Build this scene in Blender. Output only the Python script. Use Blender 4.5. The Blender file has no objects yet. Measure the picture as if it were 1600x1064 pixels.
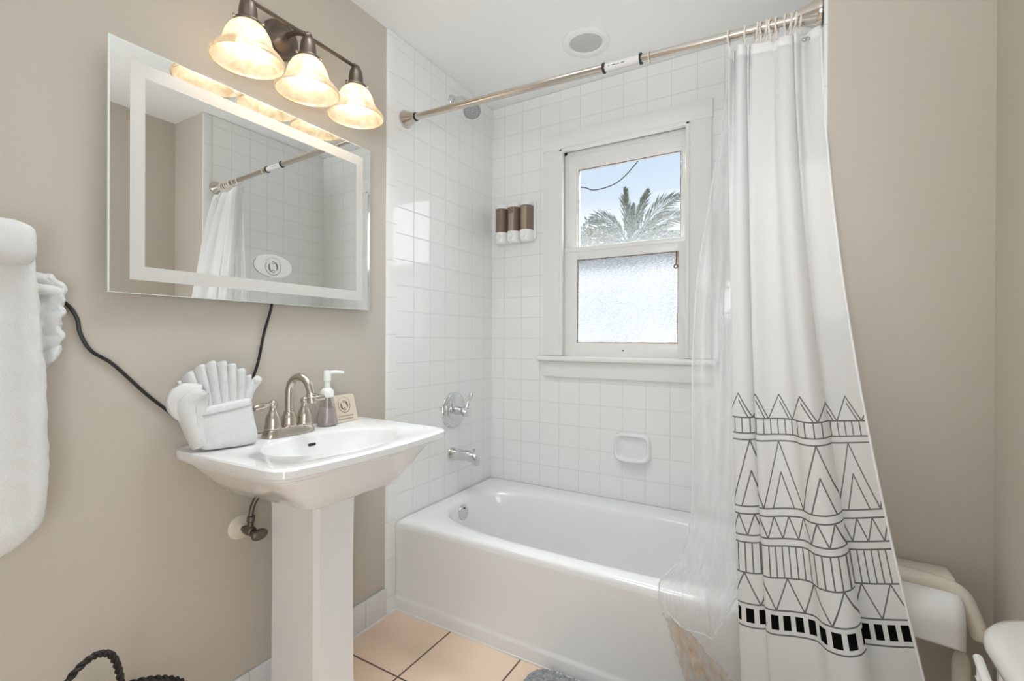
import bpy, bmesh, math, random
from mathutils import Vector, Matrix, noise
random.seed(7)
C = bpy.context.scene
PI = math.pi

# ---------------------------------------------------------------- camera, sky, lights, exposure
R = Vector((0.8630225, 0.50514734, 0.00428206)); F = Vector((-0.50514243, 0.86303309, -0.00223808)); U = R.cross(F)
cd = bpy.data.cameras.new('camera'); cam = bpy.data.objects.new('camera', cd); C.collection.objects.link(cam)
m4 = Matrix((R, U, -F)).transposed().to_4x4(); m4.translation = Vector((1.41042, -2.19024, 1.1261)); cam.matrix_world = m4
cd.sensor_width = 36; cd.lens = 16.566; cd.clip_start = .02
C.camera = cam
vs = C.view_settings
vs.view_transform = 'Standard'; vs.look = 'None'; vs.gamma = 1; vs.use_curve_mapping = False
vs.exposure = 0.92
C.cycles.max_bounces = 16; C.cycles.diffuse_bounces = 8; C.cycles.glossy_bounces = 6; C.cycles.transparent_max_bounces = 16
C.cycles.transmission_bounces = 10
C.cycles.sample_clamp_indirect = 4

world = bpy.data.worlds.new('sky'); C.world = world; world.use_nodes = True
wn = world.node_tree.nodes; wl = world.node_tree.links
bg = wn['Background']; bg.inputs[1].default_value = .545
tc = wn.new('ShaderNodeTexCoord'); sx = wn.new('ShaderNodeSeparateXYZ'); cr = wn.new('ShaderNodeValToRGB')
wl.new(tc.outputs['Generated'], sx.inputs[0]); wl.new(sx.outputs['Z'], cr.inputs[0]); wl.new(cr.outputs[0], bg.inputs[0])
e = cr.color_ramp.elements
e[0].position = 0.0; e[0].color = (.95, .98, 1.0, 1); e[1].position = 1.0; e[1].color = (.22, .42, .75, 1)
for p, c in ((.2, (.88, .94, 1.0, 1)), (.33, (.66, .81, .97, 1)), (.5, (.5, .7, .92, 1))):
    q = e.new(p); q.color = c

def area(name, loc, target, sx_, sy_, power, color=(1, 1, 1), spread=180):
    l = bpy.data.lights.new(name, 'AREA'); l.shape = 'RECTANGLE'; l.size = sx_; l.size_y = sy_; l.energy = power; l.color = color
    l.spread = math.radians(spread)
    o = bpy.data.objects.new(name, l); C.collection.objects.link(o); o.location = loc
    o.rotation_euler = (Vector(target) - Vector(loc)).to_track_quat('-Z', 'Y').to_euler()
    return o
sun = bpy.data.lights.new('sun', 'SUN'); sun.energy = 1.1; sun.angle = .03; sun.color = (1, .96, .9)
so = bpy.data.objects.new('sun', sun); C.collection.objects.link(so); so.rotation_euler = Vector((.5, -.75, -.36)).to_track_quat('-Z', 'Y').to_euler()
area('overhead_fill', (1.0, -2.35, 2.385), (1.0, -2.35, 0), 1.3, 1.2, 2.5, (.88, .945, 1))  # unseen area light added to brighten the front of the room
area('downward_fill', (.62, -1.3, 2.38), (.72, -1.2, 0), .5, .5, 3.2, (.88, .945, 1), 105)  # added fill for floor, sink and tub rim; no fixture here
area('ceiling_bounce_fill', (1.2, -2.4, 1.5), (.8, -.5, 2.4), .6, .4, 3, (.88, .945, 1), 110)  # unseen light added behind the camera, bounced off the ceiling
area('low_side_fill', (1.785, -2.5, .72), (0, -2.1, .5), .85, 1.35, 11, (.85, .935, 1))  # added fill to even out the left wall; no doorway is modelled
area('side_window_fill', (2.1, 1.7, 1.9), (.2, -.4, 1.2), 1.6, 2.0, 17, (.95, .98, 1))  # area light added outside, brightens the left tiles and their window reflection
area('high_window_fill', (.5, 1.5, 3.6), (.85, -.5, .6), 1.6, 1.2, 150, (.95, .98, 1))  # area light added outside, above the view, to brighten the tub alcove
wp = area('window_portal', (.725, .155, 1.56), (.725, -1, 1.56), .6, 1.04, 1); wp.data.cycles.is_portal = True

# ---------------------------------------------------------------- helpers
def mat(name, color, rough=.5, metal=0, spec=.5, coat=0, trans=0, bump=None, var=None, alpha=1, sub=0):
    m = bpy.data.materials.new(name); m.use_nodes = True
    n = m.node_tree.nodes; l = m.node_tree.links; b = n['Principled BSDF']
    b.inputs['Base Color'].default_value = (*color, 1); b.inputs['Roughness'].default_value = rough
    b.inputs['Metallic'].default_value = metal; b.inputs['Specular IOR Level'].default_value = spec
    b.inputs['Coat Weight'].default_value = coat; b.inputs['Transmission Weight'].default_value = trans
    b.inputs['Alpha'].default_value = alpha
    t = n.new('ShaderNodeTexCoord')
    if bump:
        sc, st, dist = bump
        x = n.new('ShaderNodeTexNoise'); x.inputs['Scale'].default_value = sc; x.inputs['Detail'].default_value = 4
        bp = n.new('ShaderNodeBump'); bp.inputs['Strength'].default_value = st; bp.inputs['Distance'].default_value = dist
        l.new(t.outputs['Object'], x.inputs['Vector']); l.new(x.outputs['Fac'], bp.inputs['Height']); l.new(bp.outputs[0], b.inputs['Normal'])
    if var:
        sc, amt = var
        x = n.new('ShaderNodeTexNoise'); x.inputs['Scale'].default_value = sc; x.inputs['Detail'].default_value = 5
        r = n.new('ShaderNodeValToRGB'); l.new(t.outputs['Object'], x.inputs['Vector']); l.new(x.outputs['Fac'], r.inputs[0])
        r.color_ramp.elements[0].position = .3; r.color_ramp.elements[1].position = .7
        r.color_ramp.elements[0].color = (*[min(1, c * (1 - amt)) for c in color], 1); r.color_ramp.elements[1].color = (*[min(1, c * (1 + amt)) for c in color], 1)
        l.new(r.outputs[0], b.inputs['Base Color'])
    return m

class Nx:
    """tiny expression builder for math nodes"""
    def __init__(s, m): s.n = m.node_tree.nodes; s.l = m.node_tree.links
    def f(s, op, a, b=None, c=None, clamp=False):
        x = s.n.new('ShaderNodeMath'); x.operation = op; x.use_clamp = clamp
        for i, v in enumerate((a, b, c)):
            if v is None: continue
            if isinstance(v, (int, float)): x.inputs[i].default_value = v
            else: s.l.new(v, x.inputs[i])
        return x.outputs[0]

def tile_mat(name, color, grout, axes, pitch, off, width=.0022, rough=.07, bumpd=.0012, var=0, grough=.7):
    m = mat(name, color, rough, coat=0)
    X = Nx(m); n, l = X.n, X.l; b = n['Principled BSDF']
    g = n.new('ShaderNodeNewGeometry'); s = n.new('ShaderNodeSeparateXYZ'); l.new(g.outputs['Position'], s.inputs[0])
    ds = []; ids = []
    for a, p, o in zip(axes, pitch, off):
        q = X.f('DIVIDE', X.f('SUBTRACT', s.outputs[a], o), p)
        fr = X.f('FRACT', q); ids.append(X.f('FLOOR', q))
        ds.append(X.f('MULTIPLY', X.f('SUBTRACT', .5, X.f('ABSOLUTE', X.f('SUBTRACT', fr, .5))), p))
    d = ds[0]
    for x in ds[1:]: d = X.f('MINIMUM', d, x)
    mr = n.new('ShaderNodeMapRange'); mr.interpolation_type = 'SMOOTHSTEP'
    mr.inputs['From Min'].default_value = width * .35; mr.inputs['From Max'].default_value = width * .9
    l.new(d, mr.inputs['Value'])
    mix = n.new('ShaderNodeMix'); mix.data_type = 'RGBA'
    mix.inputs[6].default_value = (*grout, 1); mix.inputs[7].default_value = (*color, 1); l.new(mr.outputs[0], mix.inputs[0])
    if var:
        nz = n.new('ShaderNodeTexNoise'); nz.inputs['Scale'].default_value = 5; nz.inputs['Detail'].default_value = 6
        wv = n.new('ShaderNodeTexWhiteNoise'); cb = n.new('ShaderNodeCombineXYZ'); l.new(ids[0], cb.inputs[0]); l.new(ids[-1], cb.inputs[1]); l.new(cb.outputs[0], wv.inputs['Vector'])
        l.new(g.outputs['Position'], nz.inputs['Vector'])
        k = X.f('ADD', X.f('MULTIPLY', X.f('SUBTRACT', nz.outputs['Fac'], .5), var * 2), X.f('MULTIPLY', X.f('SUBTRACT', wv.outputs['Value'], .5), var * .6))
        hs = n.new('ShaderNodeHueSaturation'); hs.inputs['Color'].default_value = (*color, 1); l.new(X.f('ADD', 1.0, k), hs.inputs['Value'])
        l.new(X.f('ADD', 1.0, X.f('MULTIPLY', k, -1.2)), hs.inputs['Saturation']); l.new(hs.outputs[0], mix.inputs[7])
    l.new(mix.outputs[2], b.inputs['Base Color'])
    l.new(X.f('ADD', grough, X.f('MULTIPLY', mr.outputs[0], rough - grough)), b.inputs['Roughness'])
    mr2 = n.new('ShaderNodeMapRange'); mr2.interpolation_type = 'SMOOTHSTEP'; mr2.inputs['From Min'].default_value = 0; mr2.inputs['From Max'].default_value = width * 1.6
    l.new(d, mr2.inputs['Value'])
    wob = n.new('ShaderNodeTexNoise'); wob.inputs['Scale'].default_value = 14; wob.inputs['Detail'].default_value = 1; l.new(g.outputs['Position'], wob.inputs['Vector'])
    bp = n.new('ShaderNodeBump'); bp.inputs['Strength'].default_value = .6; bp.inputs['Distance'].default_value = bumpd
    l.new(X.f('ADD', mr2.outputs[0], X.f('MULTIPLY', wob.outputs['Fac'], .35)), bp.inputs['Height']); l.new(bp.outputs[0], b.inputs['Normal'])
    return m

class G:
    def __init__(s): s.b = bmesh.new()
    def box(s, lo, hi, bev=0, seg=2):
        r = bmesh.ops.create_cube(s.b, size=1)
        for v in r['verts']:
            for i in range(3): v.co[i] = lo[i] + (v.co[i] + .5) * (hi[i] - lo[i])
        if bev:
            ed = list({e for v in r['verts'] for e in v.link_edges})
            bmesh.ops.bevel(s.b, geom=ed, offset=bev, segments=seg, profile=.5, affect='EDGES')
        return s
    def loft(s, rings, closed=True, caps=(False, False), mi=0):
        vs_ = [[s.b.verts.new(p) for p in r] for r in rings]
        n = len(rings[0])
        for a, b in zip(vs_, vs_[1:]):
            for i in range(n if closed else n - 1):
                j = (i + 1) % n
                try: s.b.faces.new((a[i], a[j], b[j], b[i])).material_index = mi
                except ValueError: pass
        if caps[0]: s.b.faces.new(vs_[0][::-1]).material_index = mi
        if caps[1]: s.b.faces.new(vs_[-1]).material_index = mi
        return vs_
    def tube(s, path, r, n=12, caps=True):
        P = [Vector(p) for p in path]; rs = r if isinstance(r, (list, tuple)) else [r] * len(P)
        rings = []; up = None
        for i, p in enumerate(P):
            t = (P[min(i + 1, len(P) - 1)] - P[max(i - 1, 0)]).normalized()
            if up is None:
                up = t.orthogonal().normalized()
            up = (up - t * up.dot(t)).normalized(); w = t.cross(up)
            rings.append([p + (up * math.cos(2 * PI * k / n) + w * math.sin(2 * PI * k / n)) * rs[i] for k in range(n)])
        s.loft(rings, caps=(caps, caps)); return s
    def lathe(s, prof, o, axis=(0, 0, 1), n=32, caps=True, sc=(1, 1)):
        ax = Vector(axis).normalized(); u = ax.orthogonal().normalized(); w = ax.cross(u); o = Vector(o)
        if abs(ax.z) > .99: u, w = Vector((1, 0, 0)), Vector((0, 1, 0))
        rings = [[o + ax * h + (u * math.cos(2 * PI * k / n) * sc[0] + w * math.sin(2 * PI * k / n) * sc[1]) * max(r, 1e-5) for k in range(n)] for r, h in prof]
        s.loft(rings, caps=(caps, caps)); return s
    def sphere(s, o, r, sc=(1, 1, 1), seg=20):
        x = bmesh.ops.create_uvsphere(s.b, u_segments=seg, v_segments=seg // 2, radius=r)
        for v in x['verts']: v.co = Vector(o) + Vector([v.co[i] * sc[i] for i in range(3)])
        return s
    def torus(s, o, Rr, r, axis=(0, 0, 1), n=28, k=8, a0=0, a1=2 * PI):
        ax = Vector(axis).normalized(); u = ax.orthogonal().normalized(); w = ax.cross(u)
        full = abs(a1 - a0 - 2 * PI) < 1e-6
        pts = [Vector(o) + (u * math.cos(a0 + (a1 - a0) * i / n) + w * math.sin(a0 + (a1 - a0) * i / n)) * Rr for i in range(n if full else n + 1)]
        if full:
            rings = []
            for i, p in enumerate(pts):
                d = (p - Vector(o)).normalized()
                rings.append([p + (d * math.cos(2 * PI * j / k) + ax * math.sin(2 * PI * j / k)) * r for j in range(k)])
            rings.append(rings[0]); s.loft(rings)
        else: s.tube(pts, r, k)
        bmesh.ops.remove_doubles(s.b, verts=s.b.verts, dist=1e-6)
        return s
    def grid(s, fn, nu, nv, uv=None):
        vs_ = [[s.b.verts.new(fn(i / nu, j / nv)) for i in range(nu + 1)] for j in range(nv + 1)]
        lay = s.b.loops.layers.uv.verify() if uv else None
        for j in range(nv):
            for i in range(nu):
                f = s.b.faces.new((vs_[j][i], vs_[j][i + 1], vs_[j + 1][i + 1], vs_[j + 1][i]))
                if uv:
                    for lp, (a, b) in zip(f.loops, ((i, j), (i + 1, j), (i + 1, j + 1), (i, j + 1))): lp[lay].uv = uv(a / nu, b / nv)
        return s
    def poly(s, pts, mi=0):
        f = s.b.faces.new([s.b.verts.new(p) for p in pts]); f.material_index = mi; return f
    def prism(s, pts, d):
        a = [s.b.verts.new(p) for p in pts]; b = [s.b.verts.new(Vector(p) + Vector(d)) for p in pts]
        s.b.faces.new(a); s.b.faces.new(b[::-1])
        for i in range(len(a)):
            j = (i + 1) % len(a); s.b.faces.new((a[j], a[i], b[i], b[j]))
        return s

def root_of(o):
    while o.parent: o = o.parent
    return o
def obj(name, g, m, parent=None, smooth=40, flip=True, mods=None, at=None):
    b = g.b
    if flip: bmesh.ops.recalc_face_normals(b, faces=b.faces)
    if parent is None:
        xs = [v.co for v in b.verts]
        loc = Vector(at) if at else Vector(((min(v.x for v in xs) + max(v.x for v in xs)) / 2, (min(v.y for v in xs) + max(v.y for v in xs)) / 2, min(v.z for v in xs)))
    else: loc = root_of(parent).location.copy()
    for v in b.verts: v.co -= loc
    me = bpy.data.meshes.new(name); b.to_mesh(me); b.free()
    for x in (m if isinstance(m, (list, tuple)) else [m]): me.materials.append(x)
    if smooth is not None:
        for p in me.polygons: p.use_smooth = True
        if smooth < 180: me.set_sharp_from_angle(angle=math.radians(smooth))
    o = bpy.data.objects.new(name, me); C.collection.objects.link(o)
    if parent is None: o.location = loc
    else: o.parent = parent
    for f in mods or []: f(o)
    return o
def solid(t, off=0):
    def f(o):
        x = o.modifiers.new('solid', 'SOLIDIFY'); x.thickness = t; x.offset = off
    return f
def subsurf(k=1):
    def f(o):
        x = o.modifiers.new('sub', 'SUBSURF'); x.levels = k; x.render_levels = k
    return f
def tag(o, label, cat, group=None, kind=None):
    o['label'] = label; o['category'] = cat
    if group: o['group'] = group
    if kind: o['kind'] = kind
    return o
def thing(name, loc, label, cat, group=None):
    o = bpy.data.objects.new(name, None); C.collection.objects.link(o); o.location = loc; o.empty_display_size = .05
    return tag(o, label, cat, group)
def struct(name, g, m, parent=None, label=None, **k):
    o = obj(name, g, m, parent, **k)
    if parent is None:
        o['kind'] = 'structure'
        if label: o['label'] = label
    return o
def lerp(a, b, t): return a + (b - a) * t
def interp(tab, x):
    if x <= tab[0][0]: return tab[0][1]
    for (a, u), (b, v) in zip(tab, tab[1:]):
        if x <= b: return lerp(u, v, (x - a) / (b - a))
    return tab[-1][1]
def catmull(P, t):
    n = len(P) - 1; i = min(int(t * n), n - 1); f = t * n - i
    p = [Vector(P[max(0, min(n, i + k))]) for k in (-1, 0, 1, 2)]
    return .5 * ((2 * p[1]) + (p[2] - p[0]) * f + (2 * p[0] - 5 * p[1] + 4 * p[2] - p[3]) * f * f + (3 * p[1] - p[0] - 3 * p[2] + p[3]) * f ** 3)
def smoothpath(P, n): return [catmull(P, i / n) for i in range(n + 1)]
def text_into(g, s, size, fr, center=True):
    """letters of s as flat mesh, fr(x, y) -> world point"""
    cu = bpy.data.curves.new('t', 'FONT'); cu.body = s; cu.size = size; cu.resolution_u = 2
    if center: cu.align_x = 'CENTER'
    o = bpy.data.objects.new('t', cu); me = bpy.data.meshes.new_from_object(o)
    vs_ = [g.b.verts.new(fr(v.co.x, v.co.y)) for v in me.vertices]
    for p in me.polygons:
        try: g.b.faces.new([vs_[i] for i in p.vertices])
        except ValueError: pass
    bpy.data.objects.remove(o); bpy.data.curves.remove(cu); bpy.data.meshes.remove(me)
def arc_text(g, s, size, rad, a0, a1, fr):
    for i, ch in enumerate(s):
        a = lerp(a0, a1, i / (len(s) - 1)); ca, sa = math.cos(a), math.sin(a)
        text_into(g, ch, size, lambda x, y: fr(ca * (rad + y) + sa * x, sa * (rad + y) - ca * x))
def emblem(g, r, fr):
    """ring with two facing crescent brush strokes"""
    def ring(cx, cy, ra, rb, a0, a1, n=40):
        for i in range(n):
            q = [lerp(a0, a1, (i + k) / n) for k in (0, 1)]
            g.poly([fr(cx + x * math.cos(a), cy + x * math.sin(a)) for x, a in ((ra, q[0]), (rb, q[0]), (rb, q[1]), (ra, q[1]))])
    ring(0, 0, r * .93, r * 1.0, math.radians(150), math.radians(390))
    for sgn in (1, -1):
        n = 16
        for i in range(n):
            qs = []
            for k in (0, 1):
                t = (i + k) / n; a = math.radians(lerp(140, 262, t)); w = .105 * math.sin(PI * min(1, t * 1.05)) + .01
                for rr in (.5 - w, .5 + w): qs.append(fr(sgn * r * (rr * math.cos(a) * .95 - .04), sgn * r * (rr * 1.25 * math.sin(a) + .02)))
            g.poly([qs[0], qs[1], qs[3], qs[2]])
        ring(sgn * .0 * r, -sgn * .52 * r, r * .12, r * .19, 0, 2 * PI, 14)

# ---------------------------------------------------------------- materials
PAINT = mat('beige_wall_paint', (.55, .505, .44), .42, spec=.35, bump=(90, .12, .002))
CEIL = mat('white_ceiling_paint', (.87, .87, .86), .6, bump=(60, .06, .002))
WHITE_TRIM = mat('white_gloss_paint', (.80, .80, .785), .3, bump=(35, .08, .002))
PORC = mat('white_porcelain', (.82, .825, .825), .06, spec=.55, coat=.3)
ENAMEL = mat('white_enamel', (.82, .825, .83), .1, spec=.5, coat=.2)
CHROME = mat('chrome', (.72, .73, .74), .09, 1)
NICKEL = mat('brushed_nickel', (.60, .545, .48), .26, 1, bump=(300, .05, .0005))
RODM = mat('satin_steel', (.66, .61, .55), .2, 1)
BRONZE = mat('aged_bronze', (.17, .135, .11), .38, .85)
BLACK = mat('black_plastic', (.012, .012, .012), .4)
CREAM = mat('cream_ceramic', (.74, .69, .60), .25)
RINGM = mat('cream_plastic', (.80, .74, .66), .35)
TERRY = mat('white_terry', (.72, .725, .72), .95, spec=.1, bump=(400, .9, .002))
IRON = mat('black_wrought_iron', (.03, .025, .022), .5, .4, bump=(150, .3, .002))
PLASTIC_W = mat('white_plastic', (.84, .84, .83), .25)
T = .1095; ZO = .9133
TW = (.83, .835, .825); GR = (.68, .68, .665)
TILE_L = tile_mat('white_tile_left', TW, GR, (1, 2), (T, T), (-.7409, ZO), rough=.05)
TILE_B = tile_mat('white_tile_back', TW, GR, (0, 2), (T, T), (.0781, ZO), rough=.06)
TILE_R = tile_mat('white_tile_right', TW, GR, (1, 2), (T, T), (-.7409, ZO), rough=.05)
TILE_T = tile_mat('white_edge_tile', TW, GR, (2,), (.1535,), (.068,), rough=.06)
TILE_BASE = tile_mat('white_base_tile', (.74, .75, .755), (.5, .5, .49), (1,), (.152,), (-.9029,), rough=.08)
TILE_F = tile_mat('peach_floor_tile', (.86, .67, .51), (.13, .085, .06), (0, 1), (.31, .31), (.2945, -1.0275), width=.005, rough=.32, bumpd=.002, var=.12, grough=.9)

# ---------------------------------------------------------------- room shell
X1, X2, YW, H = 1.4845, 1.795, -.79, 2.392
struct('floor', G().box((-.12, -3.1, -.1), (1.95, .13, 0)), TILE_F, smooth=None)
struct('ceiling', G().box((-.12, -3.1, H), (1.95, .13, H + .1)), CEIL, smooth=None)
struct('wall_left', G().box((-.12, -3.1, 0), (-.006, .13, H)), PAINT, smooth=None)
WX0, WX1, WZ0, WZ1 = .425, 1.025, 1.045, 2.075
g = G()
for lo, hi in (((-.006, .006, 0), (WX0, .13, H)), ((WX1, .006, 0), (X1 + .008, .13, H)), ((WX0, .006, 0), (WX1, .13, WZ0)), ((WX0, .006, WZ1), (WX1, .13, H))): g.box(lo, hi)
struct('wall_back', g, CEIL, smooth=None)
struct('wall_alcove', G().box((X1 + .008, YW, 0), (1.95, .13, H)), PAINT, smooth=None)
struct('wall_right', G().box((X2, -3.1, 0), (1.95, YW, H)), PAINT, smooth=None)
struct('wall_front', G().box((-.006, -3.1, 0), (X2, -3.0, H)), PAINT, smooth=None)
# tile skins
struct('wall_left_tile', G().box((-.006, -.741, 0), (0, 0, H - .002)), TILE_L, smooth=None)
g = G()
for lo, hi in (((0, 0, 0), (WX0 - .02, .006, H - .002)), ((WX1 + .02, 0, 0), (X1, .006, H - .002)), ((WX0 - .02, 0, 0), (WX1 + .02, .006, WZ0)), ((WX0 - .02, 0, WZ1 + .02), (WX1 + .02, .006, H - .002))): g.box(lo, hi)
struct('wall_back_tile', g, TILE_B, smooth=None)
struct('wall_alcove_tile', G().box((X1, -.741, 0), (X1 + .008, 0, H - .002)), TILE_R, smooth=None)
# bullnose edge tiles, slightly uneven against the paint
g = G()
n = 60
rings = []
for i in range(n + 1):
    z = lerp(0, H - .003, i / n); yy = -.793 - .003 * noise.noise((0, 0, z * 3)) - (.004 * max(0, noise.noise((5, 2, z * 9))) if z < .8 else 0)
    rings.append([(-.006, yy, z), (-.003, yy, z), (.0015, yy + .006, z), (.003, yy + .014, z), (.003, -.741, z), (-.006, -.741, z)])
g.loft(rings, caps=(True, True))
struct('trim_1', g, TILE_T, smooth=50)
struct('trim_2', G().box((X1, YW - .001, 0), (X1 + .009, -.741, H - .002), .003), TILE_T)
# base tiles on the left wall with a bead of caulk at the floor
g = G().box((-.006, -3.0, 0), (.008, -.7935, .112), .005)
struct('baseboard_left', g, TILE_BASE)
g = G().tube([(.006, -3.0, .002), (.006, -.745, .002), (.012, -.7405, .002), (.4, -.7395, .002), (X1 - .01, -.7395, .002)], .007, 6)
struct('trim_3', g, WHITE_TRIM)
struct('baseboard_alcove', G().box((X1 + .012, YW - .012, 0), (X2, YW, .112), .004), TILE_BASE)

# ---------------------------------------------------------------- window
w = bpy.data.objects.new('window_1', None); C.collection.objects.link(w); w.location = (.725, 0, 1.04); w['kind'] = 'structure'
w['label'] = 'white double-hung window over the bathtub with rain glass below'
CX0, CX1, CZ1 = .32, 1.13, 2.166
g = G().box((CX0 + .004, -.02, 1.045), (WX0, .004, CZ1 - .08), .002).box((WX1, -.02, 1.045), (CX1 - .004, .004, CZ1 - .08), .002).box((CX0, -.024, CZ1 - .082), (CX1, .004, CZ1), .003)
obj('casing', g, WHITE_TRIM, w)
g = G()
for x0, x1, z0, z1 in ((WX0 - .012, WX0 + .006, 1.045, WZ1 + .01), (WX1 - .006, WX1 + .012, 1.045, WZ1 + .01), (WX0 - .012, WX1 + .012, WZ1 - .006, WZ1 + .012)): g.box((x0, -.026, z0), (x1, .004, z1), .004, 3)
obj('bead', g, WHITE_TRIM, w)
g = G().box((WX0 - .019, .004, 1.02), (WX0, .13, WZ1)).box((WX1, .004, 1.02), (WX1 + .019, .13, WZ1)).box((WX0 - .019, .004, WZ1), (WX1 + .019, .13, WZ1 + .019))
g.box((WX0, .018, 1.588), (WX0 + .014, .046, WZ1)).box((WX1 - .014, .018, 1.588), (WX1, .046, WZ1)).box((WX0, .018, WZ1 - .014), (WX1, .046, WZ1))
obj('jamb', g, WHITE_TRIM, w)
g = G().box((CX0 - .022, -.052, 1.018), (CX1 + .022, .002, 1.044), .008, 3).box((WX0, .0, 1.02), (WX1, .16, 1.04), .003)
obj('sill', g, WHITE_TRIM, w)
obj('sill_apron', G().box((CX0 + .006, -.02, .938), (CX1 - .006, 0, 1.018), .003), WHITE_TRIM, w)
def sash(name, y0, y1, ox0, ox1, oz0, oz1, gx0, gx1, gz0, gz1):
    g = G().box((ox0, y0, oz0), (gx0, y1, oz1), .002).box((gx1, y0, oz0), (ox1, y1, oz1), .002).box((gx0 - .001, y0, oz0), (gx1 + .001, y1, gz0), .002).box((gx0 - .001, y0, gz1), (gx1 + .001, y1, oz1), .002)
    return obj(name, g, WHITE_TRIM, w)
us = sash('upper_sash', .045, .08, WX0 - .001, WX1 + .001, 1.532, 2.077, .487, .988, 1.576, 1.99)
ls = sash('lower_sash', .008, .043, WX0 + .002, WX1 - .002, 1.0445, 1.588, .498, .984, 1.11, 1.526)
g = G().box((WX0 + .006, .004, 1.565), (WX1 - .006, .012, 1.588), .003)
obj('meeting_rail', g, WHITE_TRIM, ls)
PUTTY = mat('old_brown_putty', (.30, .2, .13), .8, var=(60, .5))
def putty(par, y, gx0, gx1, gz0, gz1, th):
    g = G()
    for (a, b), (c, d) in (((gx0, gz0), (gx1, gz0)), ((gx0, gz1), (gx1, gz1)), ((gx0, gz0), (gx0, gz1)), ((gx1, gz0), (gx1, gz1))):
        P = [(lerp(a, c, i / 30) , y, lerp(b, d, i / 30)) for i in range(31)]
        g.tube(P, [th * (.5 + .9 * abs(noise.noise((p[0] * 21 + y * 70, p[2] * 21, 3)))) for p in P], 6)
    obj('putty_line', g, PUTTY, par)
putty(us, .053, .489, .986, 1.578, 1.988, .003)
putty(ls, .018, .5, .982, 1.112, 1.524, .003)
GL = bpy.data.materials.new('clear_dusty_glass'); GL.use_nodes = True
X = Nx(GL); n_, l_ = X.n, X.l; out = n_['Material Output']; n_.remove(n_['Principled BSDF'])
tr = n_.new('ShaderNodeBsdfTransparent'); gl = n_.new('ShaderNodeBsdfGlossy'); gl.inputs['Roughness'].default_value = .03
df = n_.new('ShaderNodeBsdfTranslucent'); df.inputs['Color'].default_value = (.6, .61, .6, 1)
geo = n_.new('ShaderNodeNewGeometry'); sp = n_.new('ShaderNodeSeparateXYZ'); l_.new(geo.outputs['Position'], sp.inputs[0])
nz = n_.new('ShaderNodeTexNoise'); nz.inputs['Scale'].default_value = 190; nz.inputs['Detail'].default_value = 3; l_.new(geo.outputs['Position'], nz.inputs['Vector'])
hgt = X.f('SUBTRACT', 1.0, X.f('DIVIDE', X.f('SUBTRACT', sp.outputs['Z'], 1.575), .26), clamp=True)
dirt = X.f('MULTIPLY', hgt, X.f('MULTIPLY', X.f('GREATER_THAN', X.f('ADD', nz.outputs['Fac'], X.f('MULTIPLY', hgt, .12)), .50), .17))
m1 = n_.new('ShaderNodeMixShader'); m1.inputs[0].default_value = .04; l_.new(tr.outputs[0], m1.inputs[1]); l_.new(gl.outputs[0], m1.inputs[2])
m2 = n_.new('ShaderNodeMixShader'); l_.new(dirt, m2.inputs[0]); l_.new(m1.outputs[0], m2.inputs[1]); l_.new(df.outputs[0], m2.inputs[2]); l_.new(m2.outputs[0], out.inputs[0])
pane_u = obj('glass_pane', G().box((.486, .060, 1.575), (.989, .063, 1.991)), GL, us, smooth=None)
RG = bpy.data.materials.new('rain_glass'); RG.use_nodes = True
X = Nx(RG); n_, l_ = X.n, X.l; out = n_['Material Output']; n_.remove(n_['Principled BSDF'])
geo = n_.new('ShaderNodeNewGeometry'); mp = n_.new('ShaderNodeMapping'); mp.inputs['Rotation'].default_value = (0, math.radians(38), 0); mp.inputs['Scale'].default_value = (55, 900, 210)
l_.new(geo.outputs['Position'], mp.inputs[0]); nz = n_.new('ShaderNodeTexNoise'); nz.inputs['Scale'].default_value = 1; nz.inputs['Detail'].default_value = 2; l_.new(mp.outputs[0], nz.inputs['Vector'])
bp = n_.new('ShaderNodeBump'); bp.inputs['Strength'].default_value = 1; bp.inputs['Distance'].default_value = .03; l_.new(nz.outputs['Fac'], bp.inputs['Height'])
rf = n_.new('ShaderNodeBsdfRefraction'); rf.inputs['IOR'].default_value = 1.35; rf.inputs['Roughness'].default_value = .08; l_.new(bp.outputs[0], rf.inputs['Normal'])
tl = n_.new('ShaderNodeBsdfTranslucent'); tl.inputs['Color'].default_value = (.96, .98, 1, 1)
gl = n_.new('ShaderNodeBsdfGlossy'); gl.inputs['Roughness'].default_value = .12; l_.new(bp.outputs[0], gl.inputs['Normal'])
m1 = n_.new('ShaderNodeMixShader'); m1.inputs[0].default_value = .27; l_.new(rf.outputs[0], m1.inputs[1]); l_.new(tl.outputs[0], m1.inputs[2])
m2 = n_.new('ShaderNodeMixShader'); m2.inputs[0].default_value = .1; l_.new(m1.outputs[0], m2.inputs[1]); l_.new(gl.outputs[0], m2.inputs[2]); l_.new(m2.outputs[0], out.inputs[0])
obj('rain_glass_pane', G().box((.497, .026, 1.109), (.985, .030, 1.527)), RG, ls, smooth=None)
RUST = mat('rusty_steel', (.28, .13, .05), .7, .3, var=(90, .5))
g = G().tube([(.978, .006, 1.525), (.978, .005, 1.49), (.977, .003, 1.465)], .0035, 8).torus((.976, .003, 1.457), .008, .0028, (0, 1, 0), 16, 6)
obj('latch', g, RUST, w)
obj('sash_screw', G().lathe([(.0035, 0), (.0035, .003)], (.735, .0085, 1.075), (0, -1, 0), 10), BLACK, ls)

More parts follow.
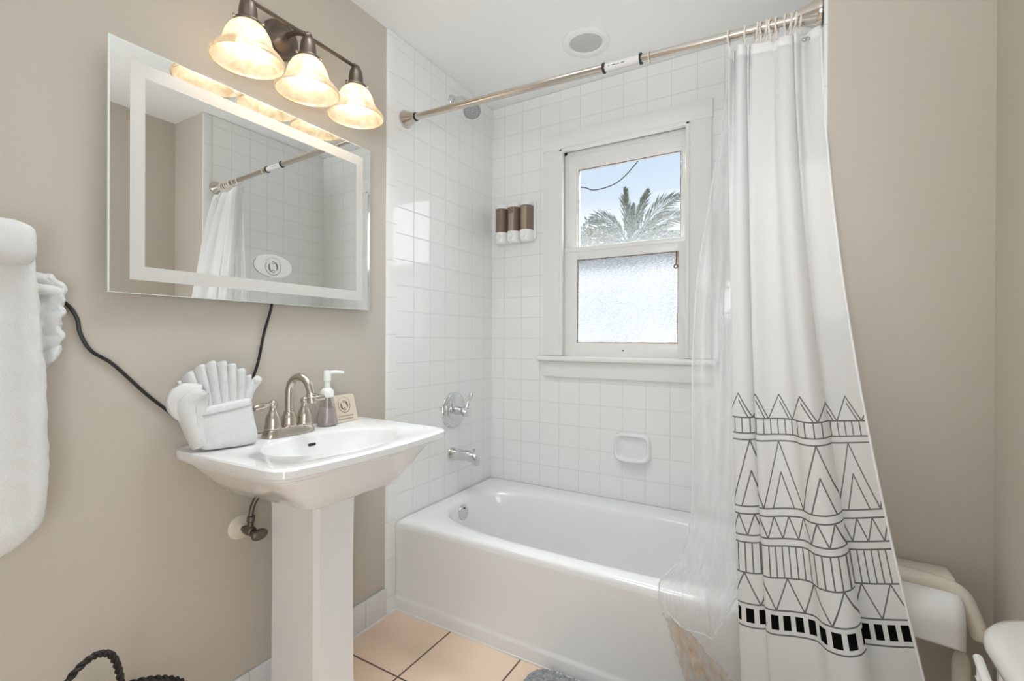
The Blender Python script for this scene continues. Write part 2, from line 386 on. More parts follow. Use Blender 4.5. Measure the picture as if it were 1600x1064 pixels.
# ---------------------------------------------------------------- outdoors
GROUND = mat('pale_concrete', (.6, .58, .55), .9, var=(3, .15))
tag(obj('yard_ground', G().box((-30, .4, -.3), (30, 40, -.2)), GROUND, smooth=None), 'pale ground outside the window', 'ground', kind='structure')
LEAF = mat('palm_green', (.13, .16, .10), .6, var=(20, .4))
LEAF2 = mat('dusty_tree_green', (.22, .26, .17), .7, var=(8, .4))
BARK = mat('grey_bark', (.22, .18, .14), .9, bump=(30, .8, .02))
pt = thing('palm_tree', (-1.6, 8, -.2), 'green fan of palm fronds seen against blue sky through upper window pane', 'palm tree')
g = G(); P = [(-1.6, 8, z) for z in (-.2, 1, 2, 2.9, 3.25)]; g.tube(P, [.2, .15, .13, .14, .1], 14); obj('trunk', g, BARK, pt)
def frond(g, base, d, L, droop, nl=34):
    base = Vector(base); d = Vector(d).normalized(); P = []; p = base.copy(); dd = d.copy()
    for i in range(15):
        P.append(p.copy()); p = p + dd * L / 14; dd = (dd + Vector((0, 0, -droop / 14 * (i / 7)))).normalized()
    g.tube(P, [.016 * (1 - i / 16) + .003 for i in range(15)], 5)
    for k in range(nl):
        t = .16 + .84 * k / nl; i = min(int(t * 14), 13); f = t * 14 - i; q = P[i].lerp(P[min(i + 1, 14)], f); tg = (P[min(i + 1, 14)] - P[i]).normalized() if i < 14 else dd
        side = tg.cross(Vector((0, 1, .25))).normalized()
        for sg in (1, -1):
            ll = L * .36 * (math.sin(PI * min(1, t * .85 + .12))) * random.uniform(.8, 1.1)
            ax = (tg * 1.3 + side * sg * (.3 if droop < .5 else .6) + Vector((random.uniform(-.12, .12), random.uniform(-.35, .35), -.15))).normalized()
            wv = ax.cross(Vector((0, 1, 0))).normalized() * .013
            e1 = q + ax * ll + Vector((0, 0, -.12 * ll)); mdl = q + ax * ll * .5
            g.poly([q - wv * .6, mdl - wv, e1, mdl + wv])
for a, L, dr in ((91, 1.22, .12), (86, .95, .2), (71, 1.22, .35), (52, 1.45, 1.0), (36, 1.35, 1.1), (18, 1.15, .9), (120, 1.2, 2.3), (142, 1.25, 2.2), (162, 1.0, 1.2), (2, .9, .6), (178, .8, .6)):
    g = G(); an = math.radians(a)
    frond(g, (-1.6, 8 + random.uniform(-.05, .05), 3.2), (math.cos(an), random.uniform(-.25, .25), math.sin(an)), L, dr); obj('frond', g, LEAF, pt, smooth=None, flip=False)
def bush(x, y, zb, rx, rz, label, nleaf=2600):
    t = thing('tree', (x, y, -.2), label, 'tree', None)
    g = G().tube([(x, y, -.2), (x + .05, y, zb - rz * .4), (x, y, zb)], [.14, .09, .05], 10); obj('trunk', g, BARK, t)
    g = G()
    for i in range(nleaf):
        a = random.uniform(0, 2 * PI); s_ = random.uniform(-1, 1); rr = random.uniform(.55, 1) * (1 + .25 * noise.noise((a * 2, s_ * 3, x)))
        c = Vector((x + rx * rr * math.cos(a) * math.sqrt(1 - s_ * s_), y + rx * rr * math.sin(a) * math.sqrt(1 - s_ * s_), zb + rz * rr * s_))
        u = Vector((random.gauss(0, 1), random.gauss(0, 1), random.gauss(0, 1))).normalized(); v = u.orthogonal().normalized()
        L = random.uniform(.05, .09); g.poly([c - u * L, c + v * L * .4, c + u * L, c - v * L * .4])
    obj('crown', g, LEAF2, t, smooth=None, flip=False)
bush(-3.55, 11, 3.3, .85, 1.45, 'dusty green tree crown at left edge of upper window pane')
bush(.13, 5.0, 2.025, .6, .72, 'dusty green tree crown at the right edge of the upper window pane')
bush(-2.9, 14.5, 3.9, 1.5, 1.3, 'low pale green tree crown behind the palm trunk')
up = thing('utility_pole', (-3.25, 6, -.2), 'grey wooden pole carrying the thin cable outside the window', 'pole')
obj('post', G().tube([(-3.25, 6, -.2), (-3.25, 6, 5.2)], [.13, .1], 12), BARK, up)
obj('crossarm', G().box((-3.75, 5.95, 4.12), (-2.75, 6.05, 4.24)), BARK, up)
g = G()  # hedge added to give dark and bright streaks in the rain glass
for i in range(9000):
    x = random.uniform(-4.2, 1.4); y = random.uniform(6.6, 7.2); top = 2.35 + .25 * noise.noise((x * 1.3, 0, 5)); z = random.uniform(.4, top)
    c = Vector((x, y, z)); u = Vector((random.gauss(0, 1), random.gauss(0, 1), random.gauss(0, 1))).normalized(); v = u.orthogonal().normalized(); L = random.uniform(.06, .1)
    g.poly([c - u * L, c + v * L * .45, c + u * L, c - v * L * .45])
g.box((-4.2, 6.75, -.2), (1.4, 7.05, 2.0))
tag(obj('hedge', g, mat('pale_dusty_leaves', (.5, .52, .47), .7, var=(8, .3)), smooth=None, flip=False), 'clipped hedge added outside for contrast, blurred behind the lower rain glass pane', 'hedge')
tag(obj('utility_cable', G().tube(smoothpath([(-3.2, 6, 4.15), (-2.4, 6, 3.97), (-1.9, 6, 3.95), (-1.64, 6, 3.862), (-1.22, 6, 3.935), (-.84, 6, 4.26), (-.3, 6, 4.9), (.6, 6, 6.2)], 60), .009, 6), BLACK),
    'thin dark cable sagging across the blue sky outside the window', 'cable')

# ---------------------------------------------------------------- bathtub
tub = thing('bathtub', (.74, -.37, 0), 'white enamel alcove bathtub below the window', 'bathtub')
TX0, TX1, TY0, TY1, TR = .001, X1 - .001, -.739, -.001, .372
N = 128
cx, cy = .735, -.385
def rect_pt(a, ins, z, ex=0):
    dx, dy = math.cos(a), math.sin(a); ts = []
    for lo, hi, c, d in ((TX0 + ins, TX1 - ins, cx, dx), (TY0 + ins, TY1 - ins, cy, dy)):
        if abs(d) > 1e-9: ts.append(((hi if d > 0 else lo) - c) / d)
    t = min(ts); return (cx + dx * t, cy + dy * t, z)
ANG = [2 * PI * i / N for i in range(N)]
# put vertices exactly on rectangle corners
for X_, Y_ in ((TX0, TY0), (TX1, TY0), (TX1, TY1), (TX0, TY1)):
    a = math.atan2(Y_ - cy, X_ - cx) % (2 * PI); i = min(range(N), key=lambda k: abs((ANG[k] - a + PI) % (2 * PI) - PI)); ANG[i] = a
def oval(a, ax0, ax1, ay0, ay1, z, n=3.2):
    dx, dy = math.cos(a), math.sin(a); A = ax1 if dx > 0 else ax0; B = ay1 if dy > 0 else ay0
    r = (abs(dx / A) ** n + abs(dy / B) ** n) ** (-1 / n); return (cx + dx * r, cy + dy * r, z)
g = G(); rings = []
for z, s0, s1, s2, s3 in ((.075, .46, .33, .12, .12), (.078, .52, .40, .17, .17), (.10, .575, .47, .205, .205), (.16, .60, .53, .225, .225), (.25, .62, .58, .245, .24), (.32, .637, .61, .258, .25), (.345, .643, .622, .263, .255), (.36, .65, .632, .27, .262), (.3675, .662, .645, .282, .272)):
    rings.append([oval(a, s0, s1, s2, s3, z) for a in ANG])
rings.append([tuple(.55 * p + .45 * q for p, q in zip(oval(a, .66, .645, .282, .272, TR - .003), rect_pt(a, .03, TR - .001))) for a in ANG])
for ins, z in ((.022, TR), (.012, TR - .002), (.005, TR - .008), (.0015, TR - .016), (0, TR - .028)): rings.append([rect_pt(a, ins, z) for a in ANG])
vv = g.loft(rings, caps=(True, False)); obj('basin', g, ENAMEL, tub, smooth=50)
g = G(); rings = []
for y, z in ((TY0, TR - .0275), (TY0 + .002, .20), (TY0 + .002, .066), (TY0 + .0005, .058), (TY0 - .003, .052), (TY0 - .004, .045), (TY0 - .004, .006)): rings.append([(TX0, y, z), (TX1, y, z)])
for y, z in ((TY0 + .02, .006), (TY0 + .02, TR - .03)): rings.append([(TX0, y, z), (TX1, y, z)])
g.loft(rings, closed=False); obj('apron', g, ENAMEL, tub, smooth=60)
oc = Vector((.098, -.400, .315)); on = Vector((1, 0, .12)).normalized()
g = G().lathe([(.036, 0), (.0365, .004), (.034, .008), (.02, .0095), (.0001, .0095)], oc, on, 32); op = obj('overflow_plate', g, CHROME, tub)
g = G()
for dz in (.018, -.018): obj('screw', G().lathe([(.004, .008), (.004, .0115)], oc + Vector((0, dz * .3, dz)), on, 10), BLACK, op)
obj('drain', G().lathe([(.034, 0), (.034, .003), (.02, .004), (.02, .001), (0.0001, .001)], (.26, -.385, .0755), (0, 0, 1), 28), CHROME, tub)

# ---------------------------------------------------------------- tub fittings
v = thing('shower_valve', (0, -.348, .78), 'round chrome shower valve with lever on left tile wall above the tub spout', 'shower valve')
vc = Vector((0, -.348, .78))
g = G().lathe([(.088, 0), (.089, .004), (.085, .010), (.076, .013), (.070, .012), (.062, .016), (.045, .020), (.03, .022), (.0001, .022)], vc, (1, 0, 0), 48); obj('escutcheon', g, CHROME, v)
g = G().lathe([(.022, .02), (.02, .035), (.016, .05), (.019, .062), (.025, .07), (.026, .082), (.02, .09), (.0001, .092)], vc, (1, 0, 0), 28)
obj('hub', g, CHROME, v)
P = smoothpath([(.080, -.348, .79), (.084, -.343, .82), (.092, -.338, .842), (.102, -.334, .868)], 12)
g = G().tube(P, [.014, .013, .012, .011, .0105, .010, .010, .010, .0105, .011, .0115, .011, .007], 12); obj('lever', g, CHROME, v)
s = thing('tub_spout', (0, -.361, .57), 'short satin chrome tub spout below the round valve', 'tub spout')
g = G(); rings = []
for x, zc, ry, rz in ((0, .57, .031, .031), (.012, .57, .031, .031), (.016, .57, .028, .028), (.05, .5705, .026, .0265), (.09, .571, .024, .025), (.12, .569, .023, .025), (.142, .563, .022, .028), (.156, .557, .020, .027), (.161, .553, .014, .02)):
    rings.append([(x, -.361 + ry * math.cos(a), zc + rz * math.sin(a)) for a in [2 * PI * k / 24 for k in range(24)]])
g.loft(rings, caps=(True, True)); obj('body', g, CHROME, s)
obj('nozzle', G().lathe([(.014, 0), (.016, .012), (.016, .02)], (.146, -.361, .531), (0, 0, 1), 20), CHROME, s)
obj('diverter_knob', G().lathe([(.004, 0), (.004, .012), (.008, .015), (.008, .021), (.0001, .023)], (.135, -.361, .588), (0, 0, 1), 16), CHROME, s)
s = thing('overhead_shower', (0, -.362, 2.28), 'round chrome shower head on a short arm high on left tile wall', 'shower head')
obj('flange', G().lathe([(.03, 0), (.03, .003), (.024, .011), (.012, .014)], (0, -.362, 2.28), (1, 0, 0), 28), CHROME, s)
P = smoothpath([(.005, -.362, 2.28), (.04, -.36, 2.288), (.075, -.358, 2.275), (.1, -.355, 2.245)], 14); obj('arm', G().tube(P, .0095, 12), CHROME, s)
ax = Vector((.42, -.32, -.85)).normalized(); hc = Vector((.102, -.355, 2.243))
g = G().sphere(hc, .015).lathe([(.013, .0), (.018, .015), (.034, .03), (.044, .042), (.0445, .05), (.041, .053)], hc, ax, 32); obj('head', g, CHROME, s)
NOZ = mat('grey_nozzle_face', (.42, .43, .44), .35)
fp = obj('nozzle_face', G().lathe([(.041, .052), (.04, .0545), (.0001, .0555)], hc, ax, 32), NOZ, s)
g = G(); u_ = ax.orthogonal().normalized(); w_ = ax.cross(u_)
for rr, k in ((.01, 6), (.02, 12), (.03, 18), (.0365, 24)):
    for i in range(k):
        a = 2 * PI * i / k; g.lathe([(.0017, .054), (.0014, .0575), (.0001, .058)], hc + (u_ * math.cos(a) + w_ * math.sin(a)) * rr, ax, 6)
obj('nozzle', g, BLACK, fp); bpy.data.objects['nozzle']  # rubber nozzles of the face
d = thing('soap_dish', (.786, 0, .56), 'white ceramic soap dish set in the back tile wall under the window', 'soap dish')
g = G(); n = 48
def rr_(a, hx, hz, n_=5):
    dx, dz = math.cos(a), math.sin(a); r = (abs(dx / hx) ** n_ + abs(dz / hz) ** n_) ** (-1 / n_); return dx * r, dz * r
rings = []
for sx_, sz_, y, k in ((.086, .066, 0, 0), (.085, .065, -.014, 0), (.08, .06, -.022, 0), (.074, .054, -.023, 0), (.069, .049, -.016, 0), (.063, .044, -.006, 0), (.02, .01, -.004, 0)):
    ring = []
    for i in range(n):
        a = 2 * PI * i / n; x, z = rr_(a, sx_, sz_); low = max(0, -math.sin(a)) ** 2
        yy = y - (.030 * low if y < -.012 else 0); ring.append((.786 + x, yy, .624 + z))
    rings.append(ring)
g.loft(rings, caps=(True, True)); obj('tray', g, PORC, d, smooth=60)
d = thing('soap_dispenser', (.157, 0, 1.636), 'triple wall soap dispenser with three brown chambers in the tile corner', 'soap dispenser')
obj('bracket', G().box((.036, -.02, 1.65), (.279, -.0, 1.845), .008, 3), PLASTIC_W, d)
AMBER = bpy.data.materials.new('smoky_brown_plastic'); AMBER.use_nodes = True
b = AMBER.node_tree.nodes['Principled BSDF']; b.inputs['Base Color'].default_value = (.19, .135, .10, 1); b.inputs['Roughness'].default_value = .12
b.inputs['Coat Weight'].default_value = .5
LIQ = mat('brown_liquid_window', (.33, .245, .18), .15, coat=.6)
for k, (xc, lv) in enumerate(((.082, .0), (.157, .75), (.233, .97))):
    def sec(z, rx, ry, yb=-.02):
        return [(xc + rx * math.cos(a), yb - ry * max(0, math.sin(a)) ** .7, z) for a in [PI * i / 20 for i in range(21)]]
    g = G(); g.loft([sec(z, .034, .048) for z in (1.69, 1.70, 1.81, 1.822)], caps=(True, True)); ch = obj('chamber', g, AMBER, d)
    if lv:
        g = G(); g.loft([[(x, y - .0006, z) for x, y, z in sec(z, .031, .0481)[3:18]] for z in (1.693, 1.693 + .125 * lv)], closed=False); obj('soap_level', g, LIQ, ch, flip=False)
    g = G(); g.loft([sec(z, a_, b_) for z, a_, b_ in ((1.820, .036, .051), (1.833, .036, .051), (1.841, .033, .046))], caps=(True, True)); obj('cap', g, PLASTIC_W, d)
    g = G(); g.loft([sec(z, a_, b_) for z, a_, b_ in ((1.636, .031, .040), (1.642, .035, .049), (1.66, .036, .053), (1.694, .036, .051))], caps=(True, True)); obj('base', g, PLASTIC_W, d)
    obj('push_button', G().lathe([(.015, 0), (.015, .004), (.012, .007), (.0001, .0075)], (xc, -.0712, 1.668), (0, -1, 0), 24), PLASTIC_W, d)

# ---------------------------------------------------------------- ceiling light
c = thing('ceiling_light', (.662, -.297, H), 'round recessed ceiling light with grey lens over the tub, switched off', 'ceiling light')
obj('trim_ring', G().lathe([(.1, 0), (.1, -.004), (.094, -.007), (.072, -.006), (.068, -.002), (.068, 0)], (.662, -.297, H), (0, 0, 1), 48, caps=False), PLASTIC_W, c)
obj('lens', G().lathe([(.069, -.001), (.06, -.003), (.0001, -.0035)], (.662, -.297, H), (0, 0, 1), 48), mat('grey_lens', (.52, .52, .51), .5), c)

# ---------------------------------------------------------------- curtain rod, rings
RL, RRt = Vector((0, -.69, 2.0596)), Vector((X1, -.722, 1.983))
def rp(x): return RL.lerp(RRt, x / X1)
rd = (RRt - RL).normalized()
rod = thing('curtain_rod', (RL + RRt) / 2, 'satin steel tension curtain rod across the tub alcove', 'curtain rod')
obj('outer_tube', G().tube([rp(.05), rp(.89)], .0138, 24), RODM, rod)
obj('inner_tube', G().tube([rp(.885), rp(X1 - .05)], .0118, 24), RODM, rod)
obj('flange', G().lathe([(.036, 0), (.037, .006), (.034, .012), (.028, .03), (.021, .048), (.0185, .056), (.0185, .062)], RL, rd, 32), RODM, rod)
obj('flange', G().lathe([(.036, 0), (.037, .006), (.034, .012), (.028, .03), (.021, .048), (.0185, .056), (.0185, .062)], RRt, -rd, 32), RODM, rod)
for x in (.888, 1.009, .064): obj('collar', G().tube([rp(x - .0028), rp(x + .0028)], .0168 if x > .1 else .0165, 24), BLACK, rod)
obj('label_sleeve', G().tube([rp(.893), rp(1.005)], .0125, 24), mat('clear_label', (.72, .71, .69), .3), rod)
g = G(); sd = Vector((0, -1, 0)); dn = rd.cross(sd).normalized()
for x, k in ((.905, .004), (.918, .012), (.934, .009), (.949, .010)):
    q = rp(x) + sd * .0122 + Vector((0, 0, -.004)); q2 = q + rd * k
    g.poly([q, q2, q2 + Vector((0, 0, .0028)), q + Vector((0, 0, .0028))])
obj('printed_mark', g, mat('grey_print', (.2, .2, .2), .6), rod, flip=False, mods=[solid(.0006)])
RX = [1.261, 1.3006, 1.331, 1.3437, 1.3562, 1.367, 1.3808, 1.4005, 1.411, 1.4228, 1.4346]
RLAB = ['cream curtain ring at the left end of the bunched curtain', 'cream curtain ring, second from the left end of the bunched curtain', 'cream curtain ring, third from left along the rod',
        'cream curtain ring, fourth from left along the rod', 'cream curtain ring, fifth from left along the rod', 'cream curtain ring, sixth from left along the rod',
        'cream curtain ring, seventh from left along the rod', 'cream curtain ring, eighth from left along the rod', 'cream curtain ring, third from the right along the rod',
        'cream curtain ring, second from the right along the rod', 'cream curtain ring nearest the right rod flange']
g = G().torus((0, 0, 0), .0185, .0028, rd, 30, 8); g.tube(smoothpath([(0, 0, -.0185), (.001, -.004, -.025), (0, -.003, -.036), (0, .004, -.037), (0, .005, -.03)], 14), .0022, 8)
ring0 = obj('curtain_ring', g, RINGM, at=(0, 0, 0))
extra = obj('curtain_ring', G().torus((0, 0, 0), .0165, .002, rd, 30, 8), RINGM, at=rp(1.036) + Vector((0, 0, -.002)))
extra.data.transform(Matrix.Translation(extra.location)); 
tag(extra, 'lone pale ring on the rod just right of the black collar', 'curtain ring', 'rings on the curtain rod')
for i, x in enumerate(RX):
    o = ring0 if i == 0 else ring0.copy()
    if i: C.collection.objects.link(o)
    o.location = rp(x) + Vector((0, 0, -.004)); o.rotation_euler = (random.uniform(-.2, .2), 0, random.uniform(-.35, .35))
    tag(o, RLAB[i], 'curtain ring', 'rings on the curtain rod')

# ---------------------------------------------------------------- shower curtain
FAB = bpy.data.materials.new('white_printed_fabric'); FAB.use_nodes = True
X = Nx(FAB); n_, l_ = X.n, X.l; out = n_['Material Output']; n_.remove(n_['Principled BSDF'])
uvn = n_.new('ShaderNodeUVMap'); sp = n_.new('ShaderNodeSeparateXYZ'); l_.new(uvn.outputs[0], sp.inputs[0]); Uc, Vc = sp.outputs[0], sp.outputs[1]
HW = .0019; PU = .0285
marks = []
def band(a, b): return X.f('MULTIPLY', X.f('GREATER_THAN', Vc, a), X.f('LESS_THAN', Vc, b))
for z in (.926, .886, .869, .70, .681, .628, .61, .535, .459, .403):
    marks.append(X.f('LESS_THAN', X.f('ABSOLUTE', X.f('SUBTRACT', Vc, z)), HW))
def fr_(P, ph): return X.f('FRACT', X.f('ADD', X.f('DIVIDE', Uc, P), ph))
def zig(va, vb, P, ph, frac=1.0, lo=None, side=False):
    t = X.f('MULTIPLY', X.f('ABSOLUTE', X.f('SUBTRACT', fr_(P, ph), .5)), 2 / frac)
    vl = X.f('SUBTRACT', vb, X.f('MULTIPLY', t, vb - va)); sl = 2 * (vb - va) / (P * frac * PU)
    q = X.f('MULTIPLY', X.f('LESS_THAN', X.f('ABSOLUTE', X.f('SUBTRACT', Vc, vl)), HW * math.sqrt(1 + sl * sl)), band(va if lo is None else lo, vb + .001))
    if side: q = X.f('MULTIPLY', q, X.f('GREATER_THAN', fr_(P, ph), .5))
    marks.append(q)
def bars(va, vb, P):
    marks.append(X.f('MULTIPLY', X.f('LESS_THAN', X.f('ABSOLUTE', X.f('SUBTRACT', fr_(P, .1), .5)), HW / (P * PU)), band(va, vb)))
zig(.926, .988, 2.9, .2); zig(.906, .972, 2.9, .2, lo=.926, side=True)
bars(.886, .926, .85)
zig(.70, .869, 4.3, .05); zig(.70, .79, 4.3, .05, frac=.52)
zig(.628, .681, 1.55, .2); bars(.535, .61, .68); zig(.459, .535, 2.6, .2)
mk = marks[0]
for q in marks[1:]: mk = X.f('MAXIMUM', mk, q)
sq = X.f('MULTIPLY', X.f('LESS_THAN', X.f('ABSOLUTE', X.f('SUBTRACT', fr_(1.12, .5), .5)), .31), band(.414, .448))
mx = n_.new('ShaderNodeMix'); mx.data_type = 'RGBA'; mx.inputs[6].default_value = (.84, .84, .835, 1); mx.inputs[7].default_value = (.19, .19, .19, 1); l_.new(mk, mx.inputs[0])
my = n_.new('ShaderNodeMix'); my.data_type = 'RGBA'; my.inputs[7].default_value = (.008, .008, .008, 1); l_.new(mx.outputs[2], my.inputs[6]); l_.new(sq, my.inputs[0])
df = n_.new('ShaderNodeBsdfDiffuse'); tl = n_.new('ShaderNodeBsdfTranslucent'); l_.new(my.outputs[2], df.inputs[0]); l_.new(my.outputs[2], tl.inputs[0])
ms = n_.new('ShaderNodeMixShader'); ms.inputs[0].default_value = .3; l_.new(df.outputs[0], ms.inputs[1]); l_.new(tl.outputs[0], ms.inputs[2]); l_.new(ms.outputs[0], out.inputs[0])

BOT = [(1.335, -.775, -1.6), (1.312, -.80, -.6), (1.304, -.838, 0), (1.335, -.862, 1.2), (1.366, -.868, 2.3), (1.383, -.85, 2.9), (1.376, -.838, 3.2), (1.367, -.872, 3.6), (1.385, -.893, 4.3), (1.43, -.903, 6.2),
       (1.472, -.922, 8.0), (1.494, -.962, 9.3), (1.525, -.983, 10.5), (1.552, -.978, 11.6), (1.566, -.952, 12.2), (1.556, -.934, 12.7), (1.566, -.935, 13.2), (1.605, -.945, 15.0), (1.655, -.952, 17.3)]
ZB = .42
def cpoint(s, z, top):
    b = catmull(BOT, s); t = max(0, (top - z) / (top - ZB))
    wx = min(t ** 1.75, 1.2); wy = min(t ** .72, 1.12)
    q = s ** .9
    tx = lerp(1.258, 1.478, .3 * s + .7 * max(-.05, (b.x - 1.304) / .351)); ph = 2 * PI * (7.2 * s + .35 * math.sin(5 * s))
    fade = max(0, 1 - t) ** 1.3
    ty = -.714 + (.012 + .006 * math.sin(9 * s)) * math.sin(ph) * fade; tx += .004 * math.cos(ph) * fade
    x = lerp(tx, b.x, wx)
    y = lerp(ty, b.y, wy) + .010 * math.sin(2 * PI * 4.1 * s + .6) * math.sin(PI * min(1, t)) ** 2
    return Vector((x, y, z)), b.z
def ctop(s): return rp(lerp(1.258, 1.478, s)).z - .036 - .006 * abs(math.sin(PI * 11 * s))
NU, NV = 260, 110
def cf(s, k):
    top = ctop(s); return cpoint(s, raised(s, lerp(top, .03, k)), top)[0]
def raised(s, v):
    return v + interp([(.03, .33), (.40, .30), (.70, .20), (.94, .06), (1.1, 0)], v) * (catmull(BOT, s).x - 1.33)
def cuv(s, k):
    top = ctop(s); return (catmull(BOT, s).z, lerp(top, .03, k))
cur = thing('shower_curtain', (1.45, -.85, .03), 'white fabric shower curtain with black line pattern of triangles and squares', 'shower curtain')
obj('fabric', G().grid(cf, NU, NV, cuv), FAB, cur, smooth=180, flip=False)
HEMM = mat('white_hem', (.85, .85, .845), .9, spec=.1)
def edge_tube(s, z0, z1, r, n=60):
    return smoothpath([cpoint(s, raised(s, lerp(z0, z1, i / n)), ctop(s))[0] + Vector((0, -.001, 0)) for i in range(n + 1)], n)
obj('side_hem', G().tube(edge_tube(1.0, 1.93, .04, .003), .0026, 6), HEMM, cur)
obj('top_hem', G().grid(lambda s, k: cf(s, k * .018) + Vector((0, -.0015, 0)), 200, 3), HEMM, cur, smooth=180, flip=False)
for x in (1.443, 1.452): obj('grommet', G().torus((x, -.738, 1.915), .0045, .0018, (.3, -1, 0), 14, 6), CHROME, cur)

# ---------------------------------------------------------------- clear liner
def liner_mat(name, white, stain=False):
    m = bpy.data.materials.new(name); m.use_nodes = True; X = Nx(m); n_, l_ = X.n, X.l; out = n_['Material Output']; n_.remove(n_['Principled BSDF'])
    tr = n_.new('ShaderNodeBsdfTransparent'); tr.inputs[0].default_value = (.97, .97, .97, 1)
    df = n_.new('ShaderNodeBsdfDiffuse'); tl = n_.new('ShaderNodeBsdfTranslucent'); gl = n_.new('ShaderNodeBsdfGlossy'); gl.inputs['Roughness'].default_value = .25
    tcn = n_.new('ShaderNodeTexCoord'); nz = n_.new('ShaderNodeTexNoise'); mp = n_.new('ShaderNodeMapping'); l_.new(tcn.outputs['Object'], mp.inputs[0]); l_.new(mp.outputs[0], nz.inputs['Vector'])
    nz.inputs['Scale'].default_value = 1; nz.inputs['Detail'].default_value = 5
    mp.inputs['Scale'].default_value = (30, 30, 30) if stain else (60, 20, 14)
    if stain: mp.inputs['Rotation'].default_value = (0, -.75, 0); mp.inputs['Scale'].default_value = (75, 12, 13)
    r = n_.new('ShaderNodeValToRGB'); l_.new(nz.outputs['Fac'], r.inputs[0]); ee = r.color_ramp.elements
    if stain:
        ee[0].position = .44; ee[0].color = (.74, .71, .68, 1); ee[1].position = .60; ee[1].color = (.78, .56, .34, 1)
        l_.new(r.outputs[0], df.inputs[0]); l_.new(r.outputs[0], tl.inputs[0])
    else:
        df.inputs[0].default_value = tl.inputs[0].default_value = (.92, .92, .92, 1)
    a = n_.new('ShaderNodeMixShader'); a.inputs[0].default_value = .6; l_.new(df.outputs[0], a.inputs[1]); l_.new(tl.outputs[0], a.inputs[2])
    b_ = n_.new('ShaderNodeMixShader'); b_.inputs[0].default_value = .08; l_.new(a.outputs[0], b_.inputs[1]); l_.new(gl.outputs[0], b_.inputs[2])
    c_ = n_.new('ShaderNodeMixShader'); fac = X.f('ADD', white - .08, X.f('MULTIPLY', nz.outputs['Fac'], .16)); l_.new(fac, c_.inputs[0])
    l_.new(tr.outputs[0], c_.inputs[1]); l_.new(b_.outputs[0], c_.inputs[2]); l_.new(c_.outputs[0], out.inputs[0])
    return m
LIN = liner_mat('frosted_clear_vinyl', .40); STA = liner_mat('tan_stained_vinyl', .60, True); LINE = liner_mat('vinyl_hem', .8)
lin = thing('shower_liner', (1.2, -.76, .08), 'translucent vinyl shower liner with tan soap-stained hem draped over the tub edge', 'shower liner')
LE = [(.26, 1.10), (.33, 1.092), (.42, 1.088), (.485, 1.143), (.56, 1.163), (.64, 1.175), (1.07, 1.169), (1.29, 1.178), (1.54, 1.212), (1.73, 1.241), (2.0, 1.272)]
BZ = [(0, .345), (.25, .312), (.5, .298), (.7, .42), (.8, .47), (1, .5)]
def lp(s, k):
    z = lerp(1.965, interp(BZ, s), k ** .95); xl = interp(LE, z); x = lerp(xl, 1.372, s)
    y = -.684 - .076 * min(1, (1.965 - z) / 1.3) - (.022 if z < .45 else .022 * max(0, 1 - (z - .45) / .25))
    y += .009 * math.sin(s * 17 + z * 2.2) * min(1, (1.965 - z) * 2 + .3) + .004 * noise.noise((s * 9, z * 8, 1))
    if z < .5: y -= .006 * (1 + noise.noise((s * 30, z * 30, 2)))
    return Vector((x, y, z))
obj('vinyl_sheet', G().grid(lp, 90, 120), LIN, lin, smooth=180, flip=False)
g = G().tube([lp(0, i / 90) + Vector((0, -.001, 0)) for i in range(91)], .0022, 6); g.tube([lp(i / 40 * .75, 1) for i in range(41)], .0022, 6)
obj('edge_seam', g, LINE, lin)
g = G()
def fold(s, k):
    x = lerp(1.215, 1.36, s); zt = 1.2; zb = lerp(.296, .5, s); z = lerp(zt, zb, k)
    return Vector((lerp(1.25, x, k) + .02 * s, -.735 - .045 * k + .006 * math.sin(9 * s + 3 * k), z))
obj('inner_fold', G().grid(fold, 30, 60), LIN, lin, smooth=180, flip=False)
def hem(s, k):
    a = Vector((lerp(1.100, 1.205, k), -.782, lerp(.325, .155, k))); b_ = Vector((lerp(1.158, 1.292, k), -.79, lerp(.305, .165, k)))
    if k > .9: pass
    p = a.lerp(b_, s); kk = k * 1.5
    a = Vector((1.098 + .085 * kk - .005 * kk * kk, -.785, .335 - .20 * kk)); b_ = Vector((1.172 + .145 * kk, -.79, .312 - .13 * kk)); p = a.lerp(b_, s)
    p.y += -.006 + (.012 * noise.noise((s * 4 + k * 3, k * 9, 4)) + .006 * math.sin(s * 22 + k * 9)); p.z += .004 * noise.noise((s * 12, k * 30, 8)); p.x += .005 * noise.noise((s * 9, k * 25, 6))
    return p
obj('stained_hem', G().grid(hem, 24, 110), STA, lin, smooth=180, flip=False)['label'] = 'tan soap-stained hem'

# ---------------------------------------------------------------- pedestal sink
SY = -1.2565
snk = thing('pedestal_sink', (.2, SY, 0), 'white porcelain pedestal sink against the beige left wall', 'sink')
N = 120; scx, scy = .225, SY
def sq_(a, x0, x1, hb, hf, bow, z, n=14):
    dx, dy = math.cos(a), math.sin(a); A = (x1 - scx) if dx > 0 else (scx - x0)
    lo, hi = 0, 2
    for _ in range(40):
        r = (lo + hi) / 2; x, y = dx * r, dy * r; fx = (x + scx - x0) / (x1 - x0); hy = lerp(hb, hf, fx)
        AA = A + (bow * (1 - (y / hy) ** 2) if dx > 0 else 0)
        val = abs(x / max(AA, .01)) ** n + abs(y / hy) ** n
        if val > 1: hi = r
        else: lo = r
    return (max(scx + dx * r, x0), scy + dy * r, z)
AN = [2 * PI * (i + .5) / N for i in range(N)]
def bowl(a, fx, fy, z, ox=0): return (.268 + ox + .142 * fx * math.cos(a), scy - .006 + .205 * fy * math.sin(a), z)
